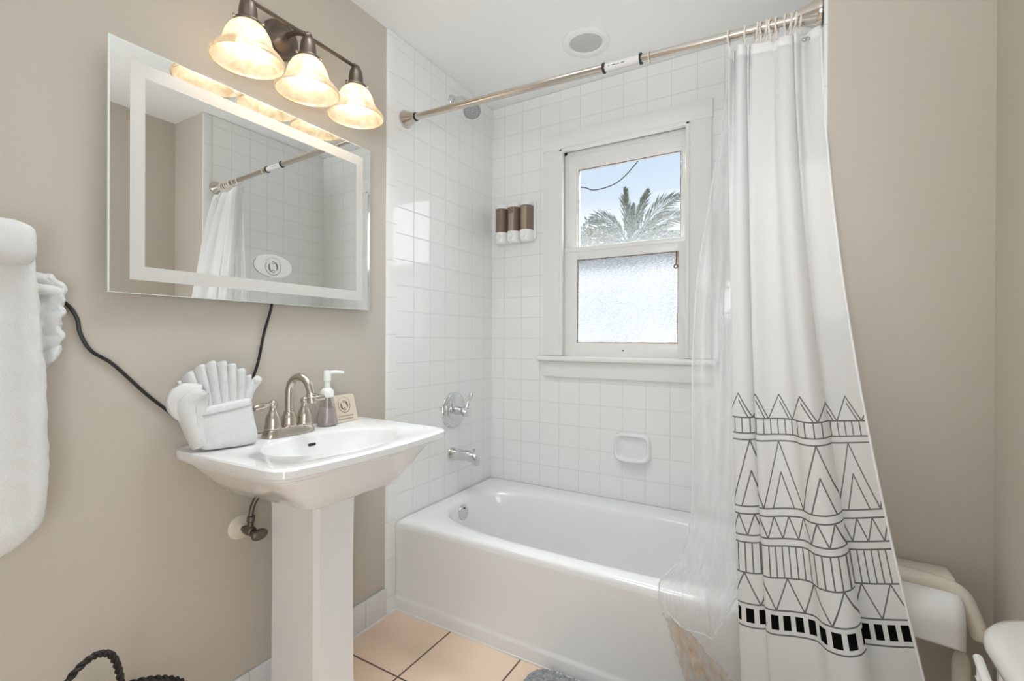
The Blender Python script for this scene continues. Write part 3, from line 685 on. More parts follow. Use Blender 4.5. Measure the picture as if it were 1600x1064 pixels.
g = G(); rings = [[bowl(a, fx, fy, z, ox) for a in AN] for fx, fy, z, ox in ((.16, .11, .715, -.02), (.5, .42, .722, -.01), (.75, .68, .745, 0), (.88, .86, .78, 0), (.95, .95, .805, 0), (.985, .985, .82, 0), (1.0, 1.0, .8265, 0), (1.03, 1.02, .8295, 0))]
B0 = -.005
for x1, hb, hf, bow, z in ((.418, .292, .270, .022, .8305), (.438, .308, .290, .024, .8325), (.446, .314, .298, .025, .832), (.450, .3165, .302, .026, .828), (.450, .3165, .302, .026, .812), (.447, .314, .299, .025, .808), (.432, .300, .286, .022, .8065), (.430, .298, .284, .022, .797), (.425, .293, .279, .02, .794), (.410, .280, .266, .017, .792), (.407, .277, .263, .016, .783), (.402, .270, .256, .014, .775), (.385, .235, .215, .01, .735), (.365, .185, .165, .006, .69), (.358, .165, .147, .004, .683)):
    rings.append([sq_(a, B0, x1, hb, hf, bow, z) for a in AN])
g.loft(rings, caps=(True, True)); bs = obj('basin', g, PORC, snk, smooth=38)
obj('overflow_slot', G().box((.130, -1.254, .7925), (.140, -1.228, .8015), .003), BLACK, bs)
obj('drain', G().lathe([(.022, 0), (.022, .003), (.012, .004), (.0001, .002)], (.25, scy, .7152), (0, 0, 1), 24), CHROME, bs)
g = G(); rings = []
for z, e_ in ((0, .02), (.03, .018), (.06, .006), (.12, .002), (.45, 0), (.62, .002), (.70, .006)):
    pts = [(.10, -1.347 - e_), (.265, -1.331 - e_), (.279 + e_, -1.320 - e_ * .6), (.284 + e_, -1.26), (.279 + e_, -1.204 + e_ * .6), (.265, -1.193 + e_), (.10, -1.177 + e_)]
    rings.append([(x, y, z) for x, y in pts])
g.loft(rings, caps=(True, True)); obj('pedestal', g, PORC, snk, smooth=25)

# faucet
fc = thing('faucet', (.08, -1.28, .832), 'brushed nickel two-handle gooseneck faucet on the sink deck', 'faucet')
ZD = .8315
g = G(); rings = []
for z, sx_, sy_ in ((ZD, .030, .082), (ZD + .004, .030, .082), (ZD + .018, .026, .077), (ZD + .024, .023, .074), (ZD + .026, .019, .07)):
    rings.append([(.08 + sx_ * (abs(math.cos(a)) ** .5) * (1 if math.cos(a) > 0 else -1), -1.28 + sy_ * (abs(math.sin(a)) ** .6) * (1 if math.sin(a) > 0 else -1), z) for a in [2 * PI * (k + .5) / 40 for k in range(40)]])
g.loft(rings, caps=(True, True)); obj('base_plate', g, NICKEL, fc)
BELL = [(.024, 0), (.025, .004), (.023, .009), (.022, .016), (.0215, .028), (.018, .04), (.0125, .05), (.0095, .058), (.0095, .066), (.0125, .070)]
for y, dr in ((-1.333, (.012, -.066, -.006)), (-1.227, (.018, .060, .004))):
    h = obj('handle', G().lathe(BELL, (.08, y, ZD + .024), (0, 0, 1), 28).sphere((.08, y, ZD + .098), .0125), NICKEL, fc)
    o_ = Vector((.08, y, ZD + .099)); d_ = Vector(dr)
    obj('lever', G().tube([o_ + d_ * t for t in (.12, .2, .35, .55, .75, .9, 1, 1.02)], [.005, .0055, .0085, .0105, .0105, .0095, .0075, .003], 16), NICKEL, h)
g = G().lathe([(.023, 0), (.024, .004), (.022, .008), (.022, .018), (.020, .032), (.0155, .042), (.0165, .046), (.0125, .049)], (.08, -1.28, ZD + .024), (0, 0, 1), 28)
P = [(.08, -1.28, .89), (.08, -1.28, .965)] + [(.124 - .044 * math.cos(a), -1.28 + .003 * a, .965 + .044 * math.sin(a)) for a in [PI * k / 14 for k in range(1, 13)]] + [(.170, -1.27, .963), (.172, -1.27, .957)]
g.tube(P, [.0125] * 2 + [.0118] * (len(P) - 2), 18); sp_ = obj('spout', g, NICKEL, fc)
obj('aerator', G().lathe([(.0115, 0), (.0155, .003), (.0155, .009), (.013, .012), (.014, .022), (.0145, .028), (.012, .03)], (.172, -1.27, .962), (.12, 0, -1), 20), NICKEL, sp_)
obj('lift_rod', G().tube([(.05, -1.28, ZD + .02), (.05, -1.28, .875)], .003, 8).sphere((.05, -1.28, .879), .006, seg=12), NICKEL, fc)

# soap bottle
sb = thing('soap_pump_bottle', (.056, -1.122, ZD), 'clear foaming soap bottle with white pump right of the faucet', 'soap bottle')
CLR = bpy.data.materials.new('clear_plastic'); CLR.use_nodes = True
X = Nx(CLR); n_, l_ = X.n, X.l; out = n_['Material Output']; n_.remove(n_['Principled BSDF'])
tr = n_.new('ShaderNodeBsdfTransparent'); tr.inputs[0].default_value = (.93, .93, .93, 1); gl = n_.new('ShaderNodeBsdfGlossy'); gl.inputs['Roughness'].default_value = .05
lw = n_.new('ShaderNodeLayerWeight'); lw.inputs[0].default_value = .25; ms = n_.new('ShaderNodeMixShader'); l_.new(X.f('ADD', .05, X.f('MULTIPLY', lw.outputs['Facing'], .75)), ms.inputs[0]); l_.new(tr.outputs[0], ms.inputs[1]); l_.new(gl.outputs[0], ms.inputs[2]); l_.new(ms.outputs[0], out.inputs[0])
BO = (.056, -1.122, ZD)
obj('bottle', G().lathe([(.03, .0005), (.034, .004), (.034, .012), (.0305, .035), (.0255, .065), (.0205, .088), (.018, .1)], BO, (0, 0, 1), 36), CLR, sb)
LQ = bpy.data.materials.new('pale_mauve_soap'); LQ.use_nodes = True; b = LQ.node_tree.nodes['Principled BSDF']; b.inputs['Base Color'].default_value = (.80, .71, .71, 1); b.inputs['Roughness'].default_value = .1; b.inputs['Transmission Weight'].default_value = .6; b.inputs['IOR'].default_value = 1.2
obj('liquid_soap', G().lathe([(.030, .003), (.0325, .006), (.0325, .012), (.0292, .034), (.0255, .060)], BO, (0, 0, 1), 36), LQ, sb)
PP = mat('translucent_white_plastic', (.86, .87, .85), .35)
obj('collar', G().lathe([(.0195, .096), (.0225, .098), (.0225, .112), (.02, .12), (.013, .125), (.0105, .127)], BO, (0, 0, 1), 28), PP, sb)
g = G().lathe([(.0095, .126), (.0095, .15), (.0125, .152), (.0125, .178), (.011, .185), (.0001, .187)], BO, (0, 0, 1), 24)
g.tube([(.062, -1.118, ZD + .179), (.078, -1.104, ZD + .181), (.098, -1.087, ZD + .179)], [.006, .0055, .0045], 12); obj('pump_head', g, PP, sb)
obj('dip_tube', G().tube([(.056, -1.122, ZD + .1), (.058, -1.122, ZD + .008)], .003, 8), PP, sb)

# little wooden card leaning on the wall
WOOD = mat('pale_birch_wood', (.70, .60, .49), .6, var=(25, .06))
INK = mat('dark_engraving', (.10, .085, .06), .8)
card = thing('wooden_sign', (.05, -1.03, ZD), 'small square pale wooden sign with engraved emblem leaning on the wall by the soap bottle', 'sign')
A0 = Vector((.059, -1.089, ZD)); uy = Vector((0, 1, 0)); uz = Vector((-.30, 0, 1)).normalized(); nn = uy.cross(uz)
def fr_card(x, y, o=.0005): return A0 + uy * (.050 + x) + uz * (.049 + y) + nn * o
def rrect(hw, hh, r, n=6):
    P = []
    for cxx, cyy, a0 in ((hw - r, hh - r, 0), (-hw + r, hh - r, 90), (-hw + r, -hh + r, 180), (hw - r, -hh + r, 270)):
        for k in range(n + 1):
            a = math.radians(a0 + 90 * k / n); P.append((cxx + r * math.cos(a), cyy + r * math.sin(a)))
    return P
obj('panel', G().prism([fr_card(x, y, 0) for x, y in rrect(.050, .049, .008)], -nn * .004), WOOD, card, smooth=None)
g = G(); fe = lambda x, y: fr_card(x, y + .010, .0006)
emblem(g, .026, fe); arc_text(g, 'starshores', .009, .0275, math.radians(158), math.radians(24), fe)
text_into(g, 'Living in Harmony', .0088, lambda x, y: fr_card(x, y - .030, .0006)); text_into(g, 'at home in nature', .0088, lambda x, y: fr_card(x - .004, y - .040, .0006))
obj('engraving', g, INK, card, smooth=None, flip=False)

# ---------------------------------------------------------------- folded washcloth fan on the sink
fan = thing('folded_washcloth', (.1, -1.48, ZD), 'white washcloth folded into a fan-topped pocket on the left of the sink', 'washcloth')
base = Vector((.098, -1.482, ZD)); ur = Vector((.23, .97, 0)).normalized(); fw = Vector((.97, -.23, 0))
g = G(); rings = []
for z, hw, th, dx in ((.001, .060, .022, .008), (.004, .068, .028, .008), (.016, .072, .033, .009), (.028, .070, .030, .008), (.045, .071, .032, .004), (.07, .070, .030, -.001), (.095, .072, .026, -.006), (.112, .072, .021, -.009), (.118, .070, .016, -.010), (.120, .064, .009, -.010)):
    ring = []
    for k in range(48):
        a = 2 * PI * k / 48; cxx = abs(math.cos(a)) ** .55 * (1 if math.cos(a) > 0 else -1); sxx = abs(math.sin(a)) ** .75 * (1 if math.sin(a) > 0 else -1)
        nzv = 1 + .22 * noise.noise((cxx * 2.6 + 3, sxx * 2, z * 40 + cxx * 1.5)); p = base + ur * (cxx * hw * (1 + .03 * noise.noise((z * 40, cxx, 2))) + dx) + fw * (sxx * th * nzv)
        ring.append(p + Vector((0, 0, z + (.010 * cxx * min(1, z / .1) if z > .02 else 0))))
    rings.append(ring)
g.loft(rings, caps=(True, True)); obj('pocket', g, TERRY, fan, smooth=180, mods=[subsurf(1)])
NPL = 7
def fanp(s, k):
    th_ = 2 * PI * NPL * s; w_ = math.cos(th_ + .75 * math.sin(th_)); xb = lerp(-.070, .058, s); xt = lerp(-.092, .066, s) - .016 * (1 - s) ** 2
    zt = .172 + .060 * math.sin(PI * (.14 + .80 * s)) ** .9 + .006 * w_
    x = lerp(xb, xt, k ** 1.1); z = lerp(.085, zt, k) - .022 * (1 - s) ** 3 * k
    off = .0115 * (.4 + .6 * k) * w_ - .010 * k * k - .004 + .003 * noise.noise((s * 8, k * 5, 1))
    return base + ur * (x + .004 * math.sin(2 * PI * NPL * s)) + fw * off + Vector((0, 0, z))
obj('pleated_fan', G().grid(fanp, 168, 18), TERRY, fan, smooth=180, flip=False, mods=[solid(.009)])
EAR = [(-.058, .160), (-.090, .166), (-.116, .152), (-.124, .126), (-.112, .095), (-.096, .062), (-.080, .030), (-.066, .010)]
def earp(s, k):
    q = catmull([(x, 0, z) for x, z in EAR], s); c_ = Vector((-.052, 0, lerp(.150, .02, s)))
    p = c_.lerp(q, k); bul = .019 * math.sin(PI * min(1, .10 + k * .9)) + .0075 * math.cos(k * 15 - s * 4) * k + .003 * noise.noise((s * 5, k * 4, 3))
    return base + ur * p.x + fw * (bul - .004) + Vector((0, 0, p.z))
obj('side_fold', G().grid(earp, 50, 22), TERRY, fan, smooth=180, flip=False, mods=[solid(.014, -1)])
g = G().sphere(base + ur * .080 + Vector((0, 0, .176)), .012, (1, 1, 1.1)).tube(smoothpath([base + ur * x + fw * -.006 + Vector((0, 0, z)) for x, z in ((.055, .12), (.062, .145), (.070, .16), (.079, .175))], 10), [.012] * 11, 12)
obj('side_tuck', g, TERRY, fan, smooth=180)
def bandp(s, k):
    c_ = math.cos(lerp(PI * .97, PI * .03, s)); cxx = abs(c_) ** .55 * (1 if c_ > 0 else -1); si = math.sin(lerp(PI * .97, PI * .03, s)) ** .75
    z = .101 + .009 * k + .010 * cxx; return base + ur * (cxx * .0725 - .0075 - .002 * k) + fw * (si * (.0258 - .0035 * k)) + Vector((0, 0, z)) + fw * .0012
obj('woven_band', G().grid(bandp, 50, 3), mat('flat_woven_cotton', (.68, .68, .67), .9, bump=(900, .8, .002)), fan, smooth=180, flip=False, mods=[solid(.001)])

# ---------------------------------------------------------------- mirror
mir = thing('mirror', (-.006, -1.315, 1.235), 'rectangular frameless mirror with frosted border band on the left wall', 'mirror')
MY0, MY1, MZ0, MZ1, MX = -1.716, -.9145, 1.234, 1.8405, .035
EDGE = mat('pale_glass_edge', (.78, .83, .78), .15)
obj('glass_edge', G().box((MX - .006, MY0, MZ0), (MX - .0004, MY1, MZ1)), EDGE, mir, smooth=None)
SILV = mat('mirror_silver', (.90, .91, .90), .0, 1)
g = G().box((MX - .0004, MY0 + .003, MZ0 + .0015), (MX, MY1 - .0015, MZ1 - .0015)); obj('mirror_glass', g, SILV, mir, smooth=None)
FROST = mat('frosted_band', (.58, .57, .545), .45, spec=.8)
oy0, oy1, oz0, oz1 = -1.6735, -.951, 1.268, 1.803; iy0, iy1, iz0, iz1 = -1.6425, -.980, 1.302, 1.7685
g = G()
for a, b, c_, d_ in ((oy0, oy1, oz0, iz0), (oy0, oy1, iz1, oz1), (oy0, iy0, iz0, iz1), (iy1, oy1, iz0, iz1)): g.box((MX, a, c_), (MX + .0003, b, d_))
fr_b = obj('frosted_band', g, FROST, mir, smooth=None)
obj('back_housing', G().box((-.006, -1.64, 1.285), (MX - .006, -.99, 1.795)), mat('grey_housing', (.4, .4, .39), .5), mir, smooth=None)
st = thing('oval_sticker', (MX, -1.306, 1.315), 'oval silvery sticker with round emblem low on the mirror', 'sticker')
STK = mat('silver_sticker', (.56, .56, .545), .35, .15); SINK = mat('grey_print_ink', (.12, .12, .115), .7)
fs = lambda x, y, o=.0009: Vector((MX + o, -1.306 + x, 1.3495 + y))
obj('backing', G().prism([fs(.0635 * math.cos(2 * PI * k / 60), .0355 * math.sin(2 * PI * k / 60), .0004) for k in range(60)], (.0006, 0, 0)), STK, st, smooth=None)
g = G(); f2 = lambda x, y: fs(x, y - .003, .0014); emblem(g, .026, f2); arc_text(g, 'starshores', .0085, .0262, math.radians(150), math.radians(38), f2)
for a0, a1 in ((150, 262),):
    for i in range(40):
        q = [math.radians(lerp(a0, a1, (i + k) / 40)) for k in (0, 1)]
        g.poly([fs(.0635 * r * math.cos(a), .0355 * r * math.sin(a), .0014) for r, a in ((.965, q[0]), (.995, q[0]), (.995, q[1]), (.965, q[1]))])
obj('print', g, SINK, st, smooth=None, flip=False)

# ---------------------------------------------------------------- vanity light
van = thing('vanity_light', (-.006, -1.2585, 2.05), 'bronze three-bulb vanity light with alabaster glass bell shades above the mirror', 'wall lamp')
VY, VX, VZ = -1.2585, .135, 2.052
obj('backplate', G().lathe([(.062, 0), (.062, .008), (.057, .014), (.05, .017), (.042, .018), (.036, .025), (.03, .034), (.02, .042), (.012, .046)], (-.006, -1.262, 2.083), (1, 0, 0), 40, sc=(1.12, .95)), BRONZE, van)
obj('arm', G().tube(smoothpath([(.03, -1.262, 2.083), (.07, -1.262, 2.083), (.11, -1.26, 2.07), (VX, VY, VZ)], 14), .0085, 12).sphere((VX, VY, VZ + .002), .0125), BRONZE, van)
g = G().tube([(VX, VY - .186, VZ), (VX, VY + .186, VZ)], .006, 12)
for y in (-.186, 0, .186): g.lathe([(.0075, -.012), (.0095, -.008), (.0075, -.004), (.0095, 0), (.0075, .004), (.0095, .008), (.0075, .012)], (VX, VY + y, VZ), (0, 1, 0), 14)
obj('crossbar', g, BRONZE, van)
obj('backplate_screw', G().sphere((.012, -1.262, 2.143), .005, seg=10), NICKEL, van)
SH = bpy.data.materials.new('alabaster_glass'); SH.use_nodes = True
X = Nx(SH); n_, l_ = X.n, X.l; out = n_['Material Output']; n_.remove(n_['Principled BSDF'])
tcn = n_.new('ShaderNodeTexCoord'); nz = n_.new('ShaderNodeTexNoise'); nz.inputs['Scale'].default_value = 22; nz.inputs['Detail'].default_value = 4; nz.inputs['Distortion'].default_value = 1.6; l_.new(tcn.outputs['Object'], nz.inputs['Vector'])
r = n_.new('ShaderNodeValToRGB'); l_.new(nz.outputs['Fac'], r.inputs[0]); ee = r.color_ramp.elements; ee[0].position = .36; ee[0].color = (.56, .455, .32, 1); ee[1].position = .6; ee[1].color = (.68, .615, .50, 1)
df = n_.new('ShaderNodeBsdfDiffuse'); tl = n_.new('ShaderNodeBsdfTranslucent'); gl = n_.new('ShaderNodeBsdfGlossy'); gl.inputs['Roughness'].default_value = .2; tr = n_.new('ShaderNodeBsdfTransparent')
l_.new(r.outputs[0], df.inputs[0]); l_.new(r.outputs[0], tl.inputs[0])
a_ = n_.new('ShaderNodeMixShader'); a_.inputs[0].default_value = .55; l_.new(df.outputs[0], a_.inputs[1]); l_.new(tl.outputs[0], a_.inputs[2])
b_ = n_.new('ShaderNodeMixShader'); b_.inputs[0].default_value = .06; l_.new(a_.outputs[0], b_.inputs[1]); l_.new(gl.outputs[0], b_.inputs[2])
c_ = n_.new('ShaderNodeMixShader'); c_.inputs[0].default_value = .13; l_.new(b_.outputs[0], c_.inputs[1]); l_.new(tr.outputs[0], c_.inputs[2]); l_.new(c_.outputs[0], out.inputs[0])
BULB = bpy.data.materials.new('lit_bulb'); BULB.use_nodes = True; b = BULB.node_tree.nodes['Principled BSDF']; b.inputs['Base Color'].default_value = (.9, .88, .84, 1); b.inputs['Emission Color'].default_value = (1, .90, .74, 1); b.inputs['Emission Strength'].default_value = 15
PROF = [(r_ * 1.03, h_ * .93) for r_, h_ in ((.027, 0), (.032, -.004), (.043, -.016), (.052, -.034), (.057, -.052), (.060, -.064), (.067, -.075), (.078, -.088), (.086, -.099), (.089, -.107), (.0875, -.112))]
for dy in (-.186, 0, .186):
    o_ = (VX, VY + dy, 1.984)
    hd = obj('socket', G().lathe([(.0001, .072), (.008, .07), (.015, .064), (.021, .05), (.0235, .03), (.024, .012), (.034, .006), (.036, .002), (.035, -.004), (.031, -.006), (.028, -.006)], o_, (0, 0, 1), 28), BRONZE, van)
    for a in (.6, 2.7, 4.8): obj('thumb_screw', G().lathe([(.0025, .03), (.0025, .038), (.004, .039), (.004, .043)], (o_[0], o_[1], o_[2] + .001), (math.cos(a), math.sin(a), 0), 8), NICKEL, hd)
    obj('shade', G().lathe(PROF, o_, (0, 0, 1), 48, caps=False), SH, van, smooth=180, flip=True, mods=[solid(.003)])
    g = G().lathe([(.012, -.008), (.013, -.02), (.018, -.03), (.026, -.042), (.0295, -.056), (.029, -.07), (.023, -.083), (.012, -.091), (.0001, -.093)], o_, (0, 0, 1), 24)
    obj('bulb', g, BULB, van)

# ---------------------------------------------------------------- cord, wall hook, stop valve
P = [(.012, -1.293, 1.283), (.008, -1.293, 1.228), (.003, -1.314, 1.143), (.0, -1.338, 1.03), (.0, -1.385, .95), (.0, -1.46, .90), (.0, -1.52, .895), (.0, -1.5537, .9094), (.0, -1.5808, .9385), (.0, -1.6266, .985), (.0, -1.6926, 1.061), (.0, -1.7351, 1.0955), (.0, -1.7548, 1.137), (.0, -1.7617, 1.1736), (.0, -1.787, 1.2084), (.0, -1.84, 1.215), (.0, -1.92, 1.16)]
tag(obj('power_cord', G().tube(smoothpath(P, 120), .0042, 8), BLACK), 'black power cord looping from the mirror along the left wall behind the towels', 'cord')
tag(obj('wall_nail', G().tube([(-.007, -1.536, 1.004), (.004, -1.536, 1.008), (.006, -1.535, 1.018)], .0014, 6).tube([(.004, -1.536, 1.008), (.005, -1.531, 1.016)], .001, 6), IRON), 'tiny bent nail in the wall above the folded washcloth', 'nail')
vv_ = thing('stop_valve', (-.006, -1.385, .565), 'dark water stop valve with supply hose under the sink', 'valve')
VC = Vector((-.006, -1.383, .560))
obj('escutcheon', G().lathe([(.036, 0), (.035, .004), (.026, .010), (.014, .013), (.011, .02)], VC, (1, 0, 0), 28), CREAM, vv_)
DK = mat('tarnished_metal', (.16, .14, .12), .4, .8)
obj('valve_body', G().lathe([(.008, .015), (.008, .03), (.012, .032), (.012, .04), (.014, .042), (.014, .066), (.010, .07)], VC, (1, 0, 0), 16).lathe([(.009, 0), (.009, .018), (.011, .02), (.011, .034), (.008, .036)], VC + Vector((.054, 0, .008)), (0, .1, 1), 14), DK, vv_)
obj('oval_handle', G().sphere(VC + Vector((.094, .004, -.004)), .022, (.55, 1.15, .75)).tube([VC + Vector((.066, 0, 0)), VC + Vector((.09, .003, -.003))], .006, 8), DK, vv_)
obj('supply_hose', G().tube(smoothpath([VC + Vector((.054, .002, .042)), VC + Vector((.053, .01, .075)), VC + Vector((.06, .035, .11)), VC + Vector((.075, .075, .13)), VC + Vector((.085, .11, .15))], 20), .0075, 10), DK, vv_)

# ---------------------------------------------------------------- towels at left
bar = thing('towel_bar', (.08, -2.2, 1.30), 'metal towel bar on the left wall, mostly hidden inside the hanging towel', 'towel bar')
obj('rail', G().tube([(.085, -2.62, 1.322), (.085, -1.885, 1.322)], .009, 12), RODM, bar)
for y in (-2.6, -1.9): obj('post', G().tube([(-.006, y, 1.322), (.088, y, 1.322)], [.011, .011], 12).lathe([(.026, 0), (.026, .006), (.014, .012)], (-.006, y, 1.322), (1, 0, 0), 20), RODM, bar)
tw = thing('bath_towel', (.09, -2.0, .69), 'thick white bath towel hanging folded over a bar at the left edge', 'towel')
YE = [(.0, -1.93), (.01, -1.895), (.03, -1.866), (.06, -1.845), (.10, -1.838), (.2, -1.834), (.33, -1.838), (.45, -1.846), (.55, -1.853), (.66, -1.862)]
def fuzz(p, a=.003): return p + Vector((noise.noise(p * 60) * a, noise.noise(p * 60 + Vector((7, 3, 1))) * a, noise.noise(p * 60 + Vector((2, 9, 4))) * a))
g = G(); rings = []
for i in range(56):
    q = i / 55; z = .69 + .635 * q; ye = interp(YE, z - .69); th = .042 * min(1, math.sqrt(max(.02, (z - .688) / .06))); xc = .092 - .006 * math.sin(q * 3)
    ring = []
    for k in range(64):
        a = 2 * PI * k / 64; ca, sa = math.cos(a), math.sin(a); yy = lerp(-2.2, ye, .5 + .5 * (abs(ca) ** .22 * (1 if ca > 0 else -1)))
        dent = .012 * math.exp(-((yy + 1.895) / .018) ** 2) * min(1, q * 8) if sa > 0 else 0
        xx = xc + (abs(sa) ** .6 * (1 if sa > 0 else -1)) * th * (.75 + .25 * math.cos((yy + 1.86) * 40)) - dent
        ring.append(fuzz(Vector((xx, yy, z)), .004))
    rings.append(ring)
g.loft(rings, caps=(True, True)); obj('hanging_drape', g, TERRY, tw, smooth=180, mods=[subsurf(1)])
g = G(); rings = []
for i in range(34):
    y = lerp(-2.2, -1.860, i / 33); sh = 1 if i < 30 else (1, .97, .9, .75)[i - 30]
    ring = []
    for k in range(36):
        a = 2 * PI * k / 36; ca, sa = math.cos(a), math.sin(a)
        ring.append(fuzz(Vector((.095 + .060 * sh * abs(ca) ** .7 * (1 if ca > 0 else -1), y, 1.318 + .046 * sh * abs(sa) ** .65 * (1 if sa > 0 else -1) - .010 * (i / 33))), .002))
    rings.append(ring)
g.loft(rings, caps=(True, True)); obj('top_fold', g, TERRY, tw, smooth=180, mods=[subsurf(1)])
wc = thing('ruffled_hand_towel', (.04, -1.83, 1.03), 'small ruffled white hand towel tucked behind the hanging bath towel', 'towel')
def ruf(s, k):
    a = lerp(-.2, 1.0, k); z = lerp(1.258, 1.045, k); ed = .052 * min(1, (k * 6 + .55)) * (1 if k < .6 else math.cos((k - .6) / .4 * PI / 2) ** .7)
    y = lerp(-1.875, -1.852 + ed, s); x = .050 + .0035 * math.sin(k * 30 + s * 9) * s + .010 * math.sin(s * 6 + 1) ; return fuzz(Vector((x, y + (.0022 * math.cos(k * 52) + .003 * math.sin(k * 9)) * s, z)), .0025)
obj('ruffled_edge', G().grid(ruf, 24, 90), TERRY, wc, smooth=180, flip=False, mods=[solid(.016), subsurf(1)])
obj('rolled_top', G().tube(smoothpath([(.045, -1.885, 1.25), (.046, -1.85, 1.252), (.046, -1.825, 1.247), (.046, -1.81, 1.238)], 12), [.012, .013, .014, .014, .014, .0135, .013, .013, .0125, .012, .012, .011, .006], 12).tube(smoothpath([(.05, -1.885, 1.225), (.052, -1.85, 1.228), (.053, -1.82, 1.226), (.05, -1.80, 1.222)], 12), [.012] * 12 + [.006], 12), TERRY, wc, smooth=180)

# ---------------------------------------------------------------- wire basket
bk = thing('wire_basket', (.17, -1.69, 0), 'black twisted wire basket with loop handle on the floor by the left wall', 'basket')
BC, BR, BZ_ = Vector((.160, -1.735, 0)), .125, .295
def twist(path, r, n=60):
    g = G(); P = smoothpath(path, n)
    for ph in (0, PI):
        Q = []
        for i, p in enumerate(P):
            t = (P[min(i + 1, n)] - P[max(i - 1, 0)]).normalized(); u = t.orthogonal().normalized() if i == 0 else (u - t * u.dot(t)).normalized(); w_ = t.cross(u); a = i * .95 + ph
            Q.append(p + (u * math.cos(a) + w_ * math.sin(a)) * r * .55)
        g.tube(Q, r * .72, 7)
    return g
cir = [BC + Vector((BR * math.cos(a), BR * math.sin(a), BZ_)) for a in [2 * PI * k / 24 for k in range(25)]]
obj('rim', twist(cir, .0062, 150), IRON, bk)
obj('base_ring', G().torus(BC + Vector((0, 0, .006)), .105, .004, (0, 0, 1), 40, 8), IRON, bk)
for k in range(14):
    a = 2 * PI * k / 14; d_ = Vector((math.cos(a), math.sin(a), 0))
    obj('upright_wire', G().tube(smoothpath([BC + d_ * .105 + Vector((0, 0, .006)), BC + d_ * .128 + Vector((0, 0, .1)), BC + d_ * .138 + Vector((0, 0, .2)), BC + d_ * BR + Vector((0, 0, BZ_))], 14), .003, 6), IRON, bk)
hp = [(.235, -1.835, .295), (.20, -1.865, .375), (.18, -1.835, .435), (.17, -1.792, .463), (.165, -1.757, .452), (.165, -1.741, .41), (.165, -1.738, .36), (.12, -1.745, .295)]
obj('handle', twist(hp, .0062, 80), IRON, bk)

# ---------------------------------------------------------------- toilet paper, brush, toilet
tp = thing('toilet_paper_holder', (1.66, YW, .55), 'cream toilet paper holder with rounded arms on the dark wing wall', 'toilet paper holder')
obj('wall_plate', G().box((1.60, YW - .014, .50), (1.70, YW, .60), .01, 3), CREAM, tp)
g = G(); rings = []
PA = smoothpath([(1.575, -.875, .555), (1.58, -.872, .60), (1.60, -.866, .618), (1.65, -.866, .616), (1.70, -.867, .61), (1.725, -.872, .598), (1.737, -.88, .57), (1.748, -.89, .532), (1.750, -.892, .522)], 40)
g.tube(PA, [.013] * 3 + [.0155] * 33 + [.0145, .014, .0135, .012, .007], 14); g.box((1.59, -.868, .600), (1.72, YW - .01, .628), .01, 3)
obj('bracket', g, CREAM, tp)
obj('roller', G().tube([(1.572, -.862, .549), (1.745, -.866, .549)], .012, 14), CREAM, tp)
PAPER = mat('white_tissue', (.84, .84, .84), .95, spec=.1, bump=(200, .2, .002))
rl = thing('toilet_paper_roll', (1.645, -.878, .49), 'white toilet paper roll on the cream holder beside the curtain', 'toilet paper')
g = G(); rr0, xa, xb, yc, zc = .055, 1.586, 1.722, -.862, .549
g.lathe([(.02, 0), (rr0 - .002, 0), (rr0, .003), (rr0, xb - xa - .003), (rr0 - .002, xb - xa), (.02, xb - xa), (.02, 0)], (xa, yc, zc), (1, 0, 0), 48, caps=False); obj('roll', g, PAPER, rl)
obj('loose_sheet', G().grid(lambda s, k: Vector((lerp(xa + .002, xb - .001, s), yc - (rr0 + .0012) * math.sin(PI / 2 * min(1, k / .55)), zc + (rr0 + .0012) * math.cos(PI / 2 * min(1, k / .55)) - .040 * max(0, k - .55) / .45 * (.85 + .3 * s))), 8, 24), PAPER, rl, smooth=180, flip=False, mods=[solid(.001)])
br = thing('toilet_brush', (1.725, -.872, 0), 'cream toilet brush with rounded handle standing under the paper roll', 'toilet brush')
obj('handle', G().lathe([(.009, .17), (.0125, .25), (.0155, .40), (.0155, .455), (.013, .472), (.007, .481), (.0001, .483)], (1.7245, -.872, 0), (0, 0, 1), 20), CREAM, br)
obj('canister', G().lathe([(.045, 0), (.048, .004), (.046, .15), (.03, .175), (.012, .18)], (1.7245, -.872, 0), (0, 0, 1), 28), CREAM, br)
TOI = mat('ivory_porcelain', (.80, .79, .765), .08, coat=.4)
to = thing('toilet', (1.5, -1.38, 0), 'white toilet whose rounded tank lid shows at the lower right corner', 'toilet')
TYC = -1.375
def rbox(x0, x1, y0, y1, z, r, n=8):
    P = []
    for cxx, cyy, a0 in ((x1 - .02, y1 - .02, 0), (x0 + r, y1 - r, 90), (x0 + r, y0 + r, 180), (x1 - .02, y0 + .02, 270)):
        q = .02 if a0 in (0, 270) else r
        for k in range(n + 1):
            a = math.radians(a0 + 90 * k / n); P.append((cxx + q * math.cos(a), cyy + q * math.sin(a), z))
    return P
g = G(); g.loft([rbox(1.678 - i, 1.785, -1.60 - i, -1.165 + i, z, .085) for z, i in ((.36, -.02), (.38, -.012), (.52, 0), (.672, .002))], caps=(True, True)); obj('tank', g, TOI, to, smooth=60)
g = G(); g.loft([rbox(1.660 + i, 1.788, -1.61 + i, -1.148 - i, z, .11 - i * .6) for z, i in ((.670, .006), (.674, .001), (.680, 0), (.690, .001), (.697, .006), (.7005, .016), (.7015, .04))], caps=(True, True)); obj('tank_lid', g, TOI, to, smooth=60)
g = G(); NN = 40
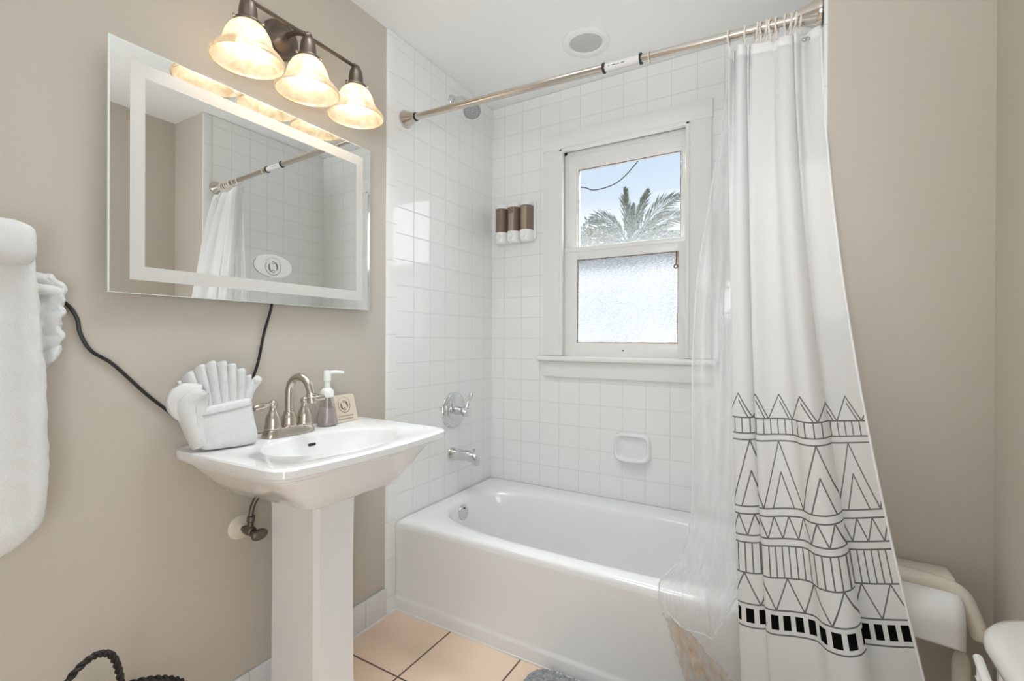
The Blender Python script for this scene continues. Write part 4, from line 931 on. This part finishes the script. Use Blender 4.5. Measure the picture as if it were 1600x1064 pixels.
def el(cx_, a_, b_, z): return [(cx_ - a_ * math.cos(t) * (1 if math.cos(t) > 0 else .8), TYC + b_ * math.sin(t), z) for t in [2 * PI * k / NN for k in range(NN)]]
g.loft([el(1.42, .17, .10, 0), el(1.42, .165, .095, .05), el(1.43, .16, .085, .16), el(1.42, .21, .13, .28), el(1.41, .25, .175, .37), el(1.41, .255, .18, .39)], caps=(True, True)); obj('bowl', g, TOI, to, smooth=60)
g = G(); g.box((1.5, -1.47, .0), (1.70, -1.28, .375), .03, 3); obj('trapway', g, TOI, to)
g = G(); g.loft([el(1.41, .258, .185, .392), el(1.41, .262, .19, .398), el(1.41, .26, .188, .415), el(1.41, .24, .17, .425), el(1.41, .1, .08, .43)], caps=(True, True)); obj('seat_lid', g, TOI, to, smooth=60)
obj('flush_lever', G().tube([(1.668, -1.335, .650), (1.642, -1.325, .655), (1.637, -1.318, .672)], [.007, .006, .005], 10).tube([(1.637, -1.312, .693), (1.633, -1.345, .695), (1.628, -1.40, .690)], [.0055, .0055, .006], 10).tube([(1.638, -1.322, .668), (1.637, -1.325, .693)], .005, 8), TOI, to)

# ---------------------------------------------------------------- bath mat
MATM = mat('grey_shag', (.33, .34, .35), .95, spec=.1, var=(120, .35))
def mp_(s, k):
    x = lerp(.668, 1.32, s); y = lerp(-1.26, -.752, k); hx, hy, r = .326, .254, .07
    dx = max(0, abs(x - .994) - (hx - r)); dy = max(0, abs(y + 1.006) - (hy - r)); d_ = math.hypot(dx, dy)
    if d_ > r: f = r / d_; x = .994 + (1 if x > .994 else -1) * (hx - r + dx * f); y = -1.006 + (1 if y > -1.006 else -1) * (hy - r + dy * f); d_ = r
    h = .022 * (1 - max(0, (d_ - r * .72) / (r * .28)) ** 2) if d_ > r * .72 else .022
    return Vector((x + random.uniform(-.002, .002), y + random.uniform(-.002, .002), .003 + h * random.uniform(.7, 1.12)))
g = G().grid(mp_, 170, 140)
tag(obj('bath_mat', g, MATM, smooth=180, flip=False, mods=[]), 'grey shaggy bath mat on the floor in front of the tub', 'bath mat')
